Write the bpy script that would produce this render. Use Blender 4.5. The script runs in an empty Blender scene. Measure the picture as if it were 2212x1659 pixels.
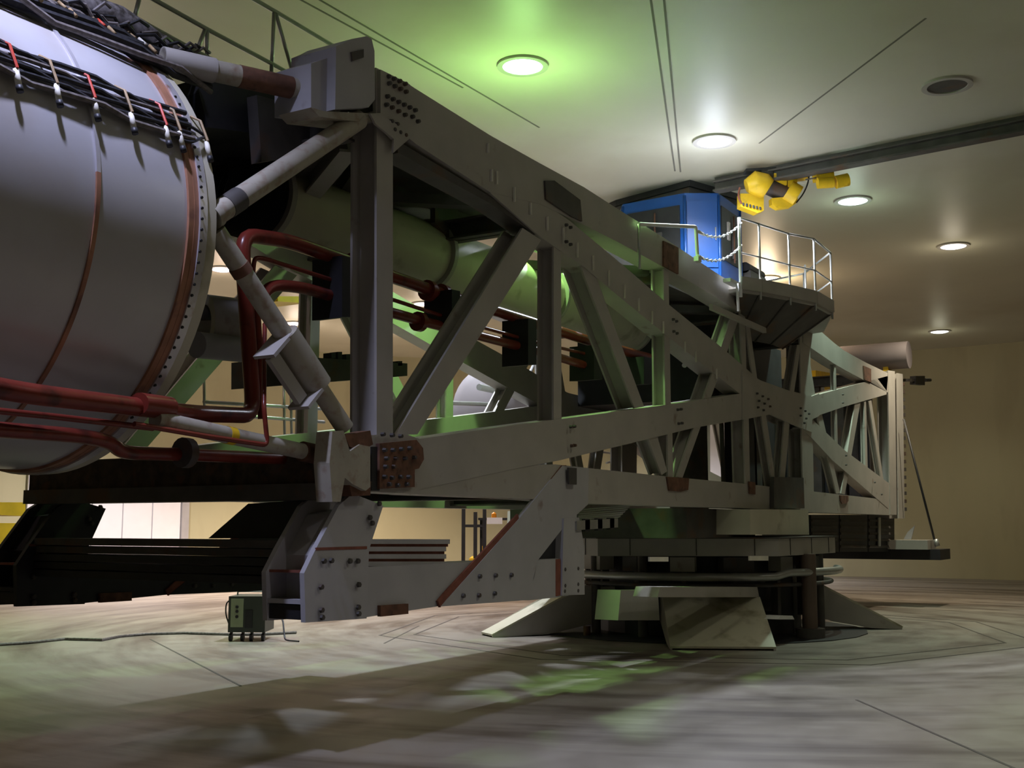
import bpy, bmesh, math, random
from mathutils import Vector, Matrix
random.seed(7)
# ---------------------------------------------------------------- camera
SC = bpy.context.scene
COL = SC.collection
FPX, CX, CY = 2500.0, 1106.0, 829.5
PITCH = math.atan(306.5 / FPX)
HEAD = math.radians(30.87)
CAM = Vector((0, 0, 1.55))
FW = Vector((math.cos(PITCH) * math.cos(HEAD), math.cos(PITCH) * math.sin(HEAD), math.sin(PITCH)))
RT = Vector((math.sin(HEAD), -math.cos(HEAD), 0))
UP = RT.cross(FW)
cd = bpy.data.cameras.new('camera')
cam = bpy.data.objects.new('camera', cd)
COL.objects.link(cam)
cd.sensor_width = 36.0
cd.lens = 36.0 * FPX / 2212.0
cd.clip_end = 200
rm = Matrix((RT, UP, -FW)).transposed().to_4x4()
cam.matrix_world = Matrix.Translation(CAM) @ rm
SC.camera = cam
SC.view_settings.view_transform = 'Standard'
SC.view_settings.look = 'None'
SC.view_settings.gamma = 1.0
SC.view_settings.use_curve_mapping = False
SC.view_settings.exposure = -0.15
w = bpy.data.worlds.new('world'); SC.world = w; w.use_nodes = True
w.node_tree.nodes['Background'].inputs[0].default_value = (0.5, 0.55, 0.5, 1)
w.node_tree.nodes['Background'].inputs[1].default_value = 0.02

HUB = Vector((16.9, 6.8, 0)); CEIL = 6.9; RW = 19.6
NY = 5.2; FY = 8.2                                   # near and far side planes of the arm


def ray(x, y):
    return FW * FPX + RT * (x - CX) + UP * (CY - y)


def PA(x, y, ax, v):
    d = ray(x, y); t = (v - CAM[ax]) / d[ax]
    return CAM + d * t


def PY(x, y, v=NY): return PA(x, y, 1, v)
def PX(x, y, v): return PA(x, y, 0, v)
def PZ(x, y, v): return PA(x, y, 2, v)


def PD(x, y, D):
    d = ray(x, y); g = d.x * math.cos(HEAD) + d.y * math.sin(HEAD)
    return CAM + d * (D / g)


def PW(x, y, R=RW - 0.03):
    d = ray(x, y); a = d.x ** 2 + d.y ** 2
    o = CAM - HUB; b = 2 * (d.x * o.x + d.y * o.y); c = o.x ** 2 + o.y ** 2 - R * R
    return CAM + d * ((-b + math.sqrt(b * b - 4 * a * c)) / (2 * a))


# ---------------------------------------------------------------- lamps: positions and colours
# name, (x,y), spot power, colour, extra low glow
LAMPS = [
    ((11.20, 6.55), 1000, (0.46, 1.0, 0.28), 'round ceiling lamp with a wide green glow, nearest lamp above the steel arm', 75),
    ((14.88, 5.60), 2100, (0.80, 0.86, 1.0), 'round ceiling lamp, white, straight above the platform chain opening', 26),
    ((18.88, 4.72), 700, (0.72, 1.0, 0.80), 'round ceiling lamp right of the yellow hoist', 9),
    ((23.02, 3.88), 1100, (1.0, 0.88, 0.66), 'round ceiling lamp right of the octagonal platform railing, below the grey monorail', 9),
    ((33.19, 6.06), 170, (0.95, 0.93, 0.68), 'small round ceiling lamp near the far wall at the right', 6),
    ((24.01, 7.92), 600, (1.0, 0.76, 0.50), 'ceiling lamp with a warm glow half hidden behind the platform edge', 95),
    ((17.28, 17.40), 1500, (1.0, 0.74, 0.60), 'far ceiling lamp seen just right of the white drum flange', 20),
    ((23.03, 20.47), 2300, (1.0, 0.80, 0.64), 'far ceiling lamp seen behind the collared tube strut', 25),
    ((22.57, 15.98), 1100, (0.98, 0.84, 0.70), 'far ceiling lamp seen between the red pipes', 20),
    ((7.00, 9.80), 130, (1.0, 0.74, 0.72), 'ceiling lamp above the gap behind the white drum, outside the picture', 15),
    ((3.3, 4.9), 1050, (0.62, 0.66, 1.0), 'ceiling lamp above the near side of the white drum, outside the picture', 10),
    ((9.8, 0.8), 300, (0.95, 0.92, 0.70), 'ceiling lamp over the open floor in front of the arm, outside the picture', 10),
    ((11.0, 15.0), 1150, (0.45, 1.0, 0.40), 'green ceiling lamp behind the drum, hidden by it', 10),
    ((14.8, 15.8), 900, (1.0, 0.72, 0.74), 'pink white ceiling lamp behind the drum, hidden by it', 15),
    ((13.2, 10.4), 2300, (0.80, 0.88, 1.0), 'bluish ceiling lamp hidden behind the tall left post', 10),
    ((18.0, 12.5), 1100, (1.0, 0.80, 0.82), 'ceiling lamp hidden behind the cream duct', 12),
    ((31.0, 13.0), 2500, (1.0, 0.96, 1.0), 'added fill lamp brightening the second white door, unseen behind the crossing chord', 20),  # unseen lamp added to brighten the second door
    ((5.2, -0.6), 520, (0.92, 0.88, 0.86), 'added fill lamp over the near floor to the left of the off lamp, out of view', 10),  # unseen lamp added to lift the near faces of the truss
    ((13.0, -2.2), 620, (0.98, 0.94, 0.78), 'added fill lamp over the near floor beyond the off lamp, out of view', 10),  # unseen lamp added to light truss and floor from the camera side
    ((25.0, 19.3), 4800, (1.0, 0.80, 0.66), 'added fill lamp for the far wall, unseen behind the tall left post', 30),  # unseen lamp added to brighten the far wall seen through the gaps
    ((19.5, 22.2), 3200, (1.0, 0.92, 0.92), 'added fill lamp for the white doors, unseen behind the drum', 30),  # unseen lamp added to brighten the doors and wall behind the drum
]


# ---------------------------------------------------------------- materials
def mat(name, col, rough=0.6, metal=0.0, var=0.12, scale=3.0, spots=None, bump=0.0, emit=0.0, spec=0.4, spot_lo=0.55, spot_hi=0.7, stretch=None):
    m = bpy.data.materials.new(name); m.use_nodes = True
    nt = m.node_tree; N = nt.nodes; L = nt.links
    b = N['Principled BSDF']
    b.inputs['Roughness'].default_value = rough
    b.inputs['Metallic'].default_value = metal
    b.inputs['Specular IOR Level'].default_value = spec
    tc = N.new('ShaderNodeTexCoord')
    geo = N.new('ShaderNodeNewGeometry')
    src = geo.outputs['Position']
    if stretch:
        mp = N.new('ShaderNodeMapping'); mp.inputs['Scale'].default_value = stretch
        L.new(src, mp.inputs[0]); src = mp.outputs[0]
    n = N.new('ShaderNodeTexNoise'); n.inputs['Scale'].default_value = scale
    n.inputs['Detail'].default_value = 5
    L.new(src, n.inputs['Vector'])
    r = N.new('ShaderNodeValToRGB')
    c = Vector(col)
    r.color_ramp.elements[0].position = 0.3; r.color_ramp.elements[1].position = 0.7
    r.color_ramp.elements[0].color = (*[max(0, x * (1 - var)) for x in c], 1)
    r.color_ramp.elements[1].color = (*[min(1, x * (1 + var)) for x in c], 1)
    L.new(n.outputs['Fac'], r.inputs[0])
    out = r.outputs[0]
    if spots:
        n2 = N.new('ShaderNodeTexNoise'); n2.inputs['Scale'].default_value = spots[1]
        n2.inputs['Detail'].default_value = 6
        L.new(src, n2.inputs['Vector'])
        r2 = N.new('ShaderNodeValToRGB')
        r2.color_ramp.elements[0].position = spot_lo; r2.color_ramp.elements[1].position = spot_hi
        L.new(n2.outputs['Fac'], r2.inputs[0])
        mx = N.new('ShaderNodeMix'); mx.data_type = 'RGBA'
        L.new(r2.outputs[0], mx.inputs[0]); L.new(out, mx.inputs[6])
        mx.inputs[7].default_value = (*spots[0], 1)
        out = mx.outputs[2]
    L.new(out, b.inputs['Base Color'])
    if bump:
        bp = N.new('ShaderNodeBump'); bp.inputs['Strength'].default_value = bump
        bp.inputs['Distance'].default_value = 0.01
        L.new(n.outputs['Fac'], bp.inputs['Height']); L.new(bp.outputs[0], b.inputs['Normal'])
    if emit:
        b.inputs['Emission Color'].default_value = (*col, 1)
        b.inputs['Emission Strength'].default_value = emit
    return m


STEEL = mat('grey painted steel', (0.40, 0.375, 0.34), 0.5, 0, 0.08, 2.5, ((0.22, 0.15, 0.11), 4.0), 0.1, spot_lo=0.66, spot_hi=0.8)
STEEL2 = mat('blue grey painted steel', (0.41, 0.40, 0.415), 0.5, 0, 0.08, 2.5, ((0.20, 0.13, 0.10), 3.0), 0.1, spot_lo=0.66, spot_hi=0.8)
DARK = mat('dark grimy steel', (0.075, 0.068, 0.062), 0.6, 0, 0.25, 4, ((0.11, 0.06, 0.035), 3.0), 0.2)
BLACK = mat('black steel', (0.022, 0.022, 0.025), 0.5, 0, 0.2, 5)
RUST = mat('brown rust', (0.15, 0.07, 0.042), 0.8, 0, 0.35, 9, ((0.07, 0.035, 0.025), 12.0), 0.4)
REDLINE = mat('rust brown edge', (0.22, 0.075, 0.05), 0.8, 0, 0.2, 12)
RED = mat('glossy oxide red paint', (0.19, 0.03, 0.02), 0.28, 0, 0.12, 4, ((0.08, 0.015, 0.012), 6), 0.05)
CREAM = mat('cream duct paint', (0.58, 0.55, 0.43), 0.45, 0, 0.06, 2, ((0.30, 0.27, 0.18), 2.5), 0.05)
DRUMM = mat('white drum enamel', (0.52, 0.51, 0.53), 0.28, 0.15, 0.05, 2.0, ((0.42, 0.36, 0.30), 1.3), 0.03, spot_lo=0.5, spot_hi=0.9)
SILVER = mat('bare silver band', (0.62, 0.60, 0.64), 0.3, 0.5, 0.08, 6, ((0.35, 0.2, 0.15), 7), spot_lo=0.6, spot_hi=0.75)
RUSTB = mat('orange brown sealant band', (0.36, 0.17, 0.10), 0.5, 0, 0.25, 5, ((0.12, 0.05, 0.05), 4), 0.1)
TUBE = mat('worn pale strut paint', (0.38, 0.35, 0.28), 0.5, 0, 0.12, 5, ((0.24, 0.15, 0.10), 12), 0.15, spot_lo=0.52, spot_hi=0.8)
GALV = mat('galvanised tube', (0.42, 0.42, 0.40), 0.35, 0.6, 0.08, 8)
WHITEM = mat('white painted steel', (0.80, 0.80, 0.80), 0.4, 0, 0.03, 4)
BLUE = mat('blue cabinet enamel', (0.008, 0.065, 0.26), 0.35, 0, 0.08, 3)
YELL = mat('yellow machine paint', (0.78, 0.50, 0.02), 0.4, 0, 0.12, 5, ((0.25, 0.14, 0.02), 6), spot_lo=0.6, spot_hi=0.8)
BRASS = mat('brown clamp', (0.35, 0.24, 0.12), 0.6, 0, 0.3, 20)
REDTAG = mat('red tape', (0.60, 0.06, 0.03), 0.5)
CABLE = mat('black cable rubber', (0.03, 0.03, 0.035), 0.45, 0, 0.5, 30)
CABLE2 = mat('grey cable rubber', (0.16, 0.14, 0.13), 0.5, 0, 0.4, 30)
SLEEVE = mat('cream sleeve', (0.75, 0.72, 0.62), 0.5)
DOORW = mat('white door paint', (0.86, 0.85, 0.90), 0.5, 0, 0.02)
LILAC = mat('pale lilac tank paint', (0.22, 0.19, 0.195), 0.5, 0, 0.06, 2)
ORANGE = mat('orange beacon lens', (0.95, 0.35, 0.03), 0.3)
SEAM = mat('dark seam sealant', (0.16, 0.15, 0.12), 0.7)
FLSEAM = mat('dark floor joint filler', (0.10, 0.085, 0.075), 0.8)
CHROME = mat('bright pipe metal', (0.62, 0.62, 0.64), 0.2, 0.9, 0.03)
PLAST = mat('clear door strip plastic', (0.80, 0.75, 0.78), 0.2)
CEILM = mat('cream ceiling paint', (0.60, 0.58, 0.47), 0.45, 0, 0.04, 0.6, ((0.54, 0.51, 0.40), 0.35), 0.02)
WALLM = mat('cream wall paint', (0.48, 0.45, 0.29), 0.55, 0, 0.05, 0.8, ((0.43, 0.39, 0.25), 0.9), 0.03, stretch=(1, 1, 0.3))


def floor_mat():
    m = bpy.data.materials.new('worn concrete floor'); m.use_nodes = True
    nt = m.node_tree; N = nt.nodes; L = nt.links; b = N['Principled BSDF']
    b.inputs['Roughness'].default_value = 0.42
    geo = N.new('ShaderNodeNewGeometry')
    sub = N.new('ShaderNodeVectorMath'); sub.operation = 'SUBTRACT'; sub.inputs[1].default_value = HUB
    L.new(geo.outputs['Position'], sub.inputs[0])
    # polar coordinates round the pivot: the swept stains follow the arm's circle
    ln = N.new('ShaderNodeVectorMath'); ln.operation = 'LENGTH'; L.new(sub.outputs[0], ln.inputs[0])
    sx = N.new('ShaderNodeSeparateXYZ'); L.new(sub.outputs[0], sx.inputs[0])
    at = N.new('ShaderNodeMath'); at.operation = 'ARCTAN2'; L.new(sx.outputs[1], at.inputs[0]); L.new(sx.outputs[0], at.inputs[1])
    m1 = N.new('ShaderNodeMath'); m1.operation = 'MULTIPLY'; m1.inputs[1].default_value = 2.2; L.new(at.outputs[0], m1.inputs[0])
    m2 = N.new('ShaderNodeMath'); m2.operation = 'MULTIPLY'; m2.inputs[1].default_value = 1.4; L.new(ln.outputs['Value'], m2.inputs[0])
    cb = N.new('ShaderNodeCombineXYZ'); L.new(m1.outputs[0], cb.inputs[0]); L.new(m2.outputs[0], cb.inputs[1])
    n1 = N.new('ShaderNodeTexNoise'); n1.inputs['Scale'].default_value = 1.0; n1.inputs['Detail'].default_value = 6; n1.inputs['Roughness'].default_value = 0.6
    L.new(cb.outputs[0], n1.inputs['Vector'])
    r1 = N.new('ShaderNodeValToRGB'); e = r1.color_ramp.elements
    e[0].position = 0.36; e[0].color = (0.11, 0.085, 0.068, 1)
    e[1].position = 0.56; e[1].color = (0.275, 0.245, 0.21, 1)
    L.new(n1.outputs['Fac'], r1.inputs[0])
    n2 = N.new('ShaderNodeTexNoise'); n2.inputs['Scale'].default_value = 2.5; n2.inputs['Detail'].default_value = 8
    L.new(geo.outputs['Position'], n2.inputs['Vector'])
    mx = N.new('ShaderNodeMix'); mx.data_type = 'RGBA'; mx.blend_type = 'MULTIPLY'; mx.inputs[0].default_value = 0.5
    r2 = N.new('ShaderNodeValToRGB'); r2.color_ramp.elements[0].position = 0.3; r2.color_ramp.elements[0].color = (0.55, 0.5, 0.47, 1)
    r2.color_ramp.elements[1].position = 0.65
    L.new(n2.outputs['Fac'], r2.inputs[0])
    L.new(r1.outputs[0], mx.inputs[6]); L.new(r2.outputs[0], mx.inputs[7])
    L.new(mx.outputs[2], b.inputs['Base Color'])
    rr = N.new('ShaderNodeMapRange'); rr.inputs[3].default_value = 0.32; rr.inputs[4].default_value = 0.6
    L.new(n2.outputs['Fac'], rr.inputs[0]); L.new(rr.outputs[0], b.inputs['Roughness'])
    return m


FLOORM = floor_mat()

# ---------------------------------------------------------------- mesh helpers
WL = {}


class MB:
    def __init__(s): s.v = []; s.f = []; s.sm = []

    def add(s, vs, fs, smooth=False):
        o = len(s.v); s.v += [Vector(v) for v in vs]
        for f in fs: s.f.append([i + o for i in f]); s.sm.append(smooth)
        return s

    def prism(s, pts, vec):
        pts = [Vector(p) for p in pts]; vec = Vector(vec); n = len(pts)
        fs = [list(range(n)), list(range(2 * n - 1, n - 1, -1))]
        for i in range(n):
            j = (i + 1) % n; fs.append([i, n + i, n + j, j])
        return s.add(pts + [p + vec for p in pts], fs)

    def box(s, a, b):
        x0, x1 = sorted((a[0], b[0])); y0, y1 = sorted((a[1], b[1])); z0, z1 = sorted((a[2], b[2]))
        return s.prism([(x0, y0, z0), (x0, y1, z0), (x1, y1, z0), (x1, y0, z0)], (0, 0, z1 - z0))

    def obox(s, c, u, v, w_):
        c = Vector(c); u = Vector(u); v = Vector(v); w_ = Vector(w_)
        return s.prism([c - u - v - w_, c + u - v - w_, c + u + v - w_, c - u + v - w_], 2 * w_)

    def tube(s, pts, r, n=10, bend=0.0, cap=True):
        pts = [Vector(p) for p in pts]
        if bend and len(pts) > 2:
            q = [pts[0]]
            for i in range(1, len(pts) - 1):
                a, b, c = pts[i - 1], pts[i], pts[i + 1]
                d1 = min(bend, (a - b).length * .45); d2 = min(bend, (c - b).length * .45)
                p1 = b + (a - b).normalized() * d1; p2 = b + (c - b).normalized() * d2
                for k in range(6):
                    t = k / 5; q.append(p1 * (1 - t) ** 2 + b * 2 * t * (1 - t) + p2 * t * t)
            q.append(pts[-1]); pts = q
        rs = r if isinstance(r, (list, tuple)) else [r] * len(pts)
        vs = []; t0 = (pts[1] - pts[0]).normalized()
        up = Vector((0, 0, 1)) if abs(t0.z) < .9 else Vector((1, 0, 0))
        u = t0.cross(up).normalized(); v = t0.cross(u)
        for i, p in enumerate(pts):
            t = (pts[min(i + 1, len(pts) - 1)] - pts[max(i - 1, 0)]).normalized()
            u = (u - t * u.dot(t)).normalized(); v = t.cross(u)
            for k in range(n):
                a = 2 * math.pi * k / n
                vs.append(p + u * math.cos(a) * rs[i] + v * math.sin(a) * rs[i])
        fs = []
        for i in range(len(pts) - 1):
            for k in range(n):
                k2 = (k + 1) % n; fs.append([i * n + k, i * n + k2, (i + 1) * n + k2, (i + 1) * n + k])
        s.add(vs, fs, True)
        if cap:
            o = len(s.v) - len(vs)
            s.f.append([o + k for k in range(n - 1, -1, -1)]); s.sm.append(False)
            o2 = len(s.v) - n; s.f.append([o2 + k for k in range(n)]); s.sm.append(False)
        return s

    def lathe(s, c, axis, prof, n=32, smooth=True, a0=0, a1=2 * math.pi, closed=True):
        """prof: list of (t along axis, radius)"""
        c = Vector(c); ax = Vector(axis).normalized()
        up = Vector((0, 0, 1)) if abs(ax.z) < .9 else Vector((1, 0, 0))
        u = ax.cross(up).normalized(); v = ax.cross(u)
        full = abs(a1 - a0 - 2 * math.pi) < 1e-6; m = n if full else n + 1
        vs = []
        for t, r in prof:
            for k in range(m):
                a = a0 + (a1 - a0) * k / n
                vs.append(c + ax * t + u * r * math.cos(a) + v * r * math.sin(a))
        fs = []
        P = len(prof)
        for i in range(P - 1 if not closed else P):
            j = (i + 1) % P
            for k in range(n):
                k2 = (k + 1) % m
                fs.append([i * m + k, i * m + k2, j * m + k2, j * m + k])
        return s.add(vs, fs, smooth)

    def build(s, name, m, parent=None, label=None, kind=None):
        me = bpy.data.meshes.new(name)
        lo = Vector([min(v[i] for v in s.v) for i in range(3)]); hi = Vector([max(v[i] for v in s.v) for i in range(3)])
        c = (lo + hi) / 2
        if parent is None: c.z = lo.z
        me.from_pydata([tuple(v - c) for v in s.v], [], s.f)
        me.polygons.foreach_set('use_smooth', s.sm)
        bm = bmesh.new(); bm.from_mesh(me); bmesh.ops.recalc_face_normals(bm, faces=bm.faces)
        for e in bm.edges:
            if len(e.link_faces) == 2 and e.calc_face_angle(0) > 0.7: e.smooth = False
        bm.to_mesh(me); bm.free()
        me.materials.append(m)
        o = bpy.data.objects.new(name, me); COL.objects.link(o)
        WL[o.name] = c
        if parent: o.parent = parent; o.location = c - WL[parent.name]
        else: o.location = c
        if label: o['label'] = label
        if kind: o['kind'] = kind
        return o


def tag(o, label, cat=None, group=None):
    o['label'] = label
    if cat: o['category'] = cat
    if group: o['group'] = group
    return o


def thing(name, label, cat, loc, group=None):
    o = bpy.data.objects.new(name, None); COL.objects.link(o)
    o.empty_display_size = .2; o.location = loc; WL[o.name] = Vector(loc)
    return tag(o, label, cat, group)


def struct(name, mb, m, parent=None):
    o = mb.build(name, m, parent)
    if not parent: o['kind'] = 'structure'
    return o


def clone(o, name, loc, parent):
    c = o.copy(); COL.objects.link(c); WL[c.name] = Vector(loc); c.parent = parent
    c.location = Vector(loc) - WL[parent.name]
    return c


# ---------------------------------------------------------------- room
c = MB(); n = 96
pts = [(HUB.x + RW * math.cos(2 * math.pi * k / n), HUB.y + RW * math.sin(2 * math.pi * k / n), -0.2) for k in range(n)]
struct('floor', c.prism(pts, (0, 0, 0.2)), FLOORM)
struct('ceiling', MB().prism([(x, y, CEIL) for x, y, z in pts], (0, 0, 0.3)), CEILM)
c = MB()
c.lathe((HUB.x, HUB.y, 0), (0, 0, 1), [(-0.2, RW), (CEIL + .3, RW), (CEIL + .3, RW + .3), (-0.2, RW + .3)], 96, True)
struct('wall_round', c, WALLM)
# ceiling seams: thin sealant strips
for k, (a, b) in enumerate([((1405, -5), (1458, 370)), ((1434, -5), (1470, 372)), ((640, -5), (1000, 190)), ((690, 0), (1165, 276)),
                            ((1640, 310), (2000, 40))]):
    A = PZ(*a, CEIL - .004); B = PZ(*b, CEIL - .004); d = (B - A).normalized(); s_ = Vector((-d.y, d.x, 0)) * .012
    struct('trim_%d' % (k + 1), MB().prism([A - s_, A + s_, B + s_, B - s_], (0, 0, .01)), SEAM)
# floor joints: two rings round the pivot and radial ones
for k, R in enumerate((4.35, 4.85)):
    struct('floor_joint_%d' % (k + 1), MB().lathe((HUB.x, HUB.y, 0), (0, 0, 1), [(-.002, R), (.003, R), (.003, R + .035), (-.002, R + .035)], 8 if k < 2 else 24, False), FLSEAM)
for k, (a, b) in enumerate((((325, 1381), (520, 1482)), ((1850, 1512), (2260, 1690)), ((830, 1390), (905, 1352)))):
    A = PZ(*a, 0); B = PZ(*b, 0); d = (B - A).normalized(); s_ = Vector((-d.y, d.x, 0)) * .012
    A.z = B.z = -.002
    struct('floor_joint_%d' % (k + 3), MB().prism([A - s_, A + s_, B + s_, B - s_], (0, 0, .005)), FLSEAM)

# ---------------------------------------------------------------- ceiling lamps
for i, ((lx, ly), pw, colr, lab, glow) in enumerate(LAMPS):
    t = thing('ceiling_lamp', lab, 'ceiling lamp', (lx, ly, CEIL - .06), 'round recessed ceiling lamps')
    MB().lathe((lx, ly, CEIL), (0, 0, -1), [(0, .235), (.03, .235), (.03, .30), (0, .30)], 32).build('lamp_rim', STEEL, t)
    lm = bpy.data.materials.new('lamp lens'); lm.use_nodes = True
    b = lm.node_tree.nodes['Principled BSDF']
    e = [0.35 + .65 * x for x in colr]; e = [e[0] * .9, e[1] * .95, max(e[2], .95)]
    b.inputs['Base Color'].default_value = (.9, .9, .9, 1)
    b.inputs['Emission Color'].default_value = (*e, 1); b.inputs['Emission Strength'].default_value = 6.0
    MB().lathe((lx, ly, CEIL), (0, 0, -1), [(0.0, 0.001), (0.0, .235), (.02, .235), (.045, .17), (.06, .08), (.063, .001)], 28).build('lens', lm, t)
    ld = bpy.data.lights.new('lamp_beam', 'SPOT'); ld.energy = pw; ld.color = colr; ld.spot_size = math.radians(148 if i == 1 else 118)
    ld.spot_blend = .9; ld.shadow_soft_size = .12
    lo = bpy.data.objects.new('lamp_beam', ld); COL.objects.link(lo); lo.parent = t; lo.location = (0, 0, -.05)
    pd = bpy.data.lights.new('lamp_glow', 'POINT'); pd.energy = glow; pd.color = colr; pd.shadow_soft_size = .2
    po = bpy.data.objects.new('lamp_glow', pd); COL.objects.link(po); po.parent = t; po.location = (0, 0, -.42 if i else -.85)
x, y = 14.39, 2.41
t = thing('ceiling_lamp', 'round ceiling lamp that is off, dark lens, at the upper right', 'ceiling lamp', (x, y, CEIL - .06), 'round recessed ceiling lamps')
MB().lathe((x, y, CEIL), (0, 0, -1), [(0, .235), (.03, .235), (.03, .30), (0, .30)], 32).build('lamp_rim', STEEL, t)
MB().lathe((x, y, CEIL), (0, 0, -1), [(0.0, 0.001), (0.0, .235), (.015, .235), (.02, .001)], 28).build('lens', DARK, t, 'dark unlit lens')

# ---------------------------------------------------------------- the arm's truss
TR = thing('centrifuge_truss', 'long grey riveted steel truss arm with crossing chords, pivoting on the round turntable', 'centrifuge arm', (HUB.x, HUB.y, 1.75))


def flat(pxs, Y=NY, th=.03): return MB().prism([PY(x, y, Y) for x, y in pxs], (0, th, 0))


def hmem(q, D, Y=NY, th=.022, web=True, mbn=None):
    """H-section member: q = near flange corners TL,TR,BR,BL in photograph pixels on plane Y"""
    P = [PY(x, y, NY) for x, y in q]
    if Y != NY: P = [p + Vector((0, Y - NY, 0)) for p in P]
    m = mbn or MB()
    m.prism(P, (0, th, 0)); m.prism([p + Vector((0, D - th, 0)) for p in P], (0, th, 0))
    if web:
        a = [(P[0] * .56 + P[1] * .44), (P[0] * .44 + P[1] * .56), (P[3] * .44 + P[2] * .56), (P[3] * .56 + P[2] * .44)]
        m.prism([p + Vector((0, th, 0)) for p in a], (0, D - 2 * th, 0))
    return m


def chord(top, bot, D, Y=NY, th=.03):
    """box chord: strips between a top and a bottom polyline (pixels) ; closed plates near, far, top and bottom"""
    T = [PY(x, y, NY) + Vector((0, Y - NY, 0)) for x, y in top]; B = [PY(x, y, NY) + Vector((0, Y - NY, 0)) for x, y in bot]
    m = MB()
    poly = T + B[::-1]
    m.prism(poly, (0, th, 0)); m.prism([p + Vector((0, D - th, 0)) for p in poly], (0, th, 0))
    for L_, s_ in ((T, -1), (B, 1)):
        for a, b in zip(L_[:-1], L_[1:]):
            o = Vector((0, th, 0)); dn = Vector((0, 0, .025 * s_))
            m.prism([a + o, b + o, b + o + dn, a + o + dn], (0, D - 2 * th, 0))
    return m


UC_T = [(812, 146), (880, 180), (900, 193), (1060, 293), (1165, 352), (1261, 404), (1345, 458), (1435, 514), (1530, 578), (1600, 624)]
UC_B = [(812, 246), (880, 296), (900, 312), (1060, 416), (1165, 440), (1250, 480), (1345, 528), (1433, 577), (1507, 618), (1600, 676)]
ST_T = [(1060, 370), (1165, 432), (1230, 476), (1344, 571), (1433, 648), (1561, 752), (1642, 822)]
ST_B = [(1060, 417), (1168, 512), (1263, 577), (1333, 637), (1409, 699), (1534, 800), (1602, 853)]
LA_T = [(905, 948), (1075, 923), (1265, 898), (1450, 873), (1602, 850)]
LA_B = [(905, 1058), (1106, 1014), (1206, 995), (1361, 958), (1500, 924), (1606, 906)]
BC_T = [(905, 1052), (1106, 1006), (1200, 1003), (1272, 1011), (1440, 1029), (1610, 1045), (1672, 1052), (1752, 1061), (1885, 1076), (1926, 1081)]
BC_B = [(905, 1068), (1136, 1077), (1200, 1082), (1272, 1088), (1440, 1093), (1610, 1098), (1672, 1101), (1752, 1107), (1885, 1111), (1931, 1113)]
HB = [(1602, 850), (1602, 800), (1642, 822), (1700, 843), (1752, 856), (1768, 850), (1768, 899), (1753, 906), (1753, 934), (1730, 925), (1663, 895), (1602, 907)]
RU_T = [(1752, 857), (1825, 837), (1918, 812)]
RU_B = [(1752, 903), (1825, 878), (1915, 852)]
RD_T = [(1752, 903), (1825, 973), (1926, 1048)]
RD_B = [(1735, 926), (1798, 994), (1918, 1098)]
TC_T = [(1735, 682), (1801, 740), (1823, 757), (1870, 783), (1918, 806)]
TC_B = [(1735, 740), (1801, 785), (1823, 798), (1870, 823), (1918, 848)]
POSTS = [([(816, 246), (851, 270), (851, 948), (816, 948)], .25), ([(1198, 520), (1214, 532), (1215, 910), (1198, 913)], .18),
         ([(1435, 580), (1446, 588), (1451, 880), (1439, 882)], .16), ([(1444, 930), (1454, 928), (1456, 1032), (1445, 1030)], .16),
         ([(1600, 676), (1611, 684), (1614, 805), (1605, 800)], .18), ([(1608, 905), (1619, 902), (1622, 1048), (1612, 1046)], .18),
         ([(1729, 690), (1750, 700), (1754, 860), (1731, 855)], .22), ([(1733, 926), (1757, 930), (1760, 1096), (1737, 1096)], .22),
         ([(1803, 742), (1806, 745), (1811, 960), (1807, 955)], .08), ([(1868, 868), (1872, 867), (1876, 1024), (1871, 1020)], .08)]
DIAGS = [([(1132, 492), (1172, 518), (905, 938), (858, 940)], .22), ([(1257, 572), (1290, 596), (1394, 878), (1374, 882)], .22),
         ([(1402, 945), (1422, 940), (1444, 1018), (1432, 1026)], .16), ([(1585, 676), (1600, 684), (1477, 1032), (1465, 1030)], .18),
         ([(1612, 690), (1620, 690), (1638, 818), (1628, 814)], .12), ([(1647, 896), (1657, 896), (1680, 1052), (1671, 1050)], .12),
         ([(1724, 745), (1732, 745), (1716, 858), (1707, 852)], .12), ([(1697, 908), (1708, 912), (1696, 1052), (1686, 1050)], .12),
         ([(1740, 745), (1746, 745), (1763, 852), (1753, 856)], .12), ([(1767, 895), (1777, 892), (1817, 1066), (1809, 1066)], .12),
         ([(1849, 870), (1861, 866), (1827, 1068), (1819, 1066)], .14), ([(1878, 866), (1884, 864), (1914, 1060), (1908, 1052)], .10)]
for Y, lab in ((NY, None), (FY, None)):
    o1 = chord(UC_T, UC_B, .26, Y).build('top_chord', STEEL, TR)
    chord(ST_T, ST_B, .22, Y + .002).build('crossing_chord', STEEL, TR)
    chord(LA_T, LA_B, .24, Y).build('crossing_chord', STEEL, TR)
    chord(BC_T, BC_B, .28, Y + .004).build('bottom_chord', STEEL, TR)
    chord(RU_T, RU_B, .2, Y).build('crossing_chord', STEEL, TR)
    chord(RD_T, RD_B, .2, Y).build('crossing_chord', STEEL, TR)
    chord(TC_T, TC_B, .22, Y).build('top_chord', STEEL, TR)
    P = [PY(x, y) + Vector((0, Y - NY, 0)) for x, y in HB]
    mb = MB().prism([p + Vector((0, -.012, 0)) for p in P], (0, .03, 0)); mb.prism([p + Vector((0, .22, 0)) for p in P], (0, .03, 0))
    mb.build('hub_gusset', STEEL, TR)
    for q, D in POSTS: hmem(q, D, Y + .01).build('post', STEEL, TR)
    for q, D in DIAGS: hmem(q, D, Y + .015).build('diagonal', STEEL, TR)
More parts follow.
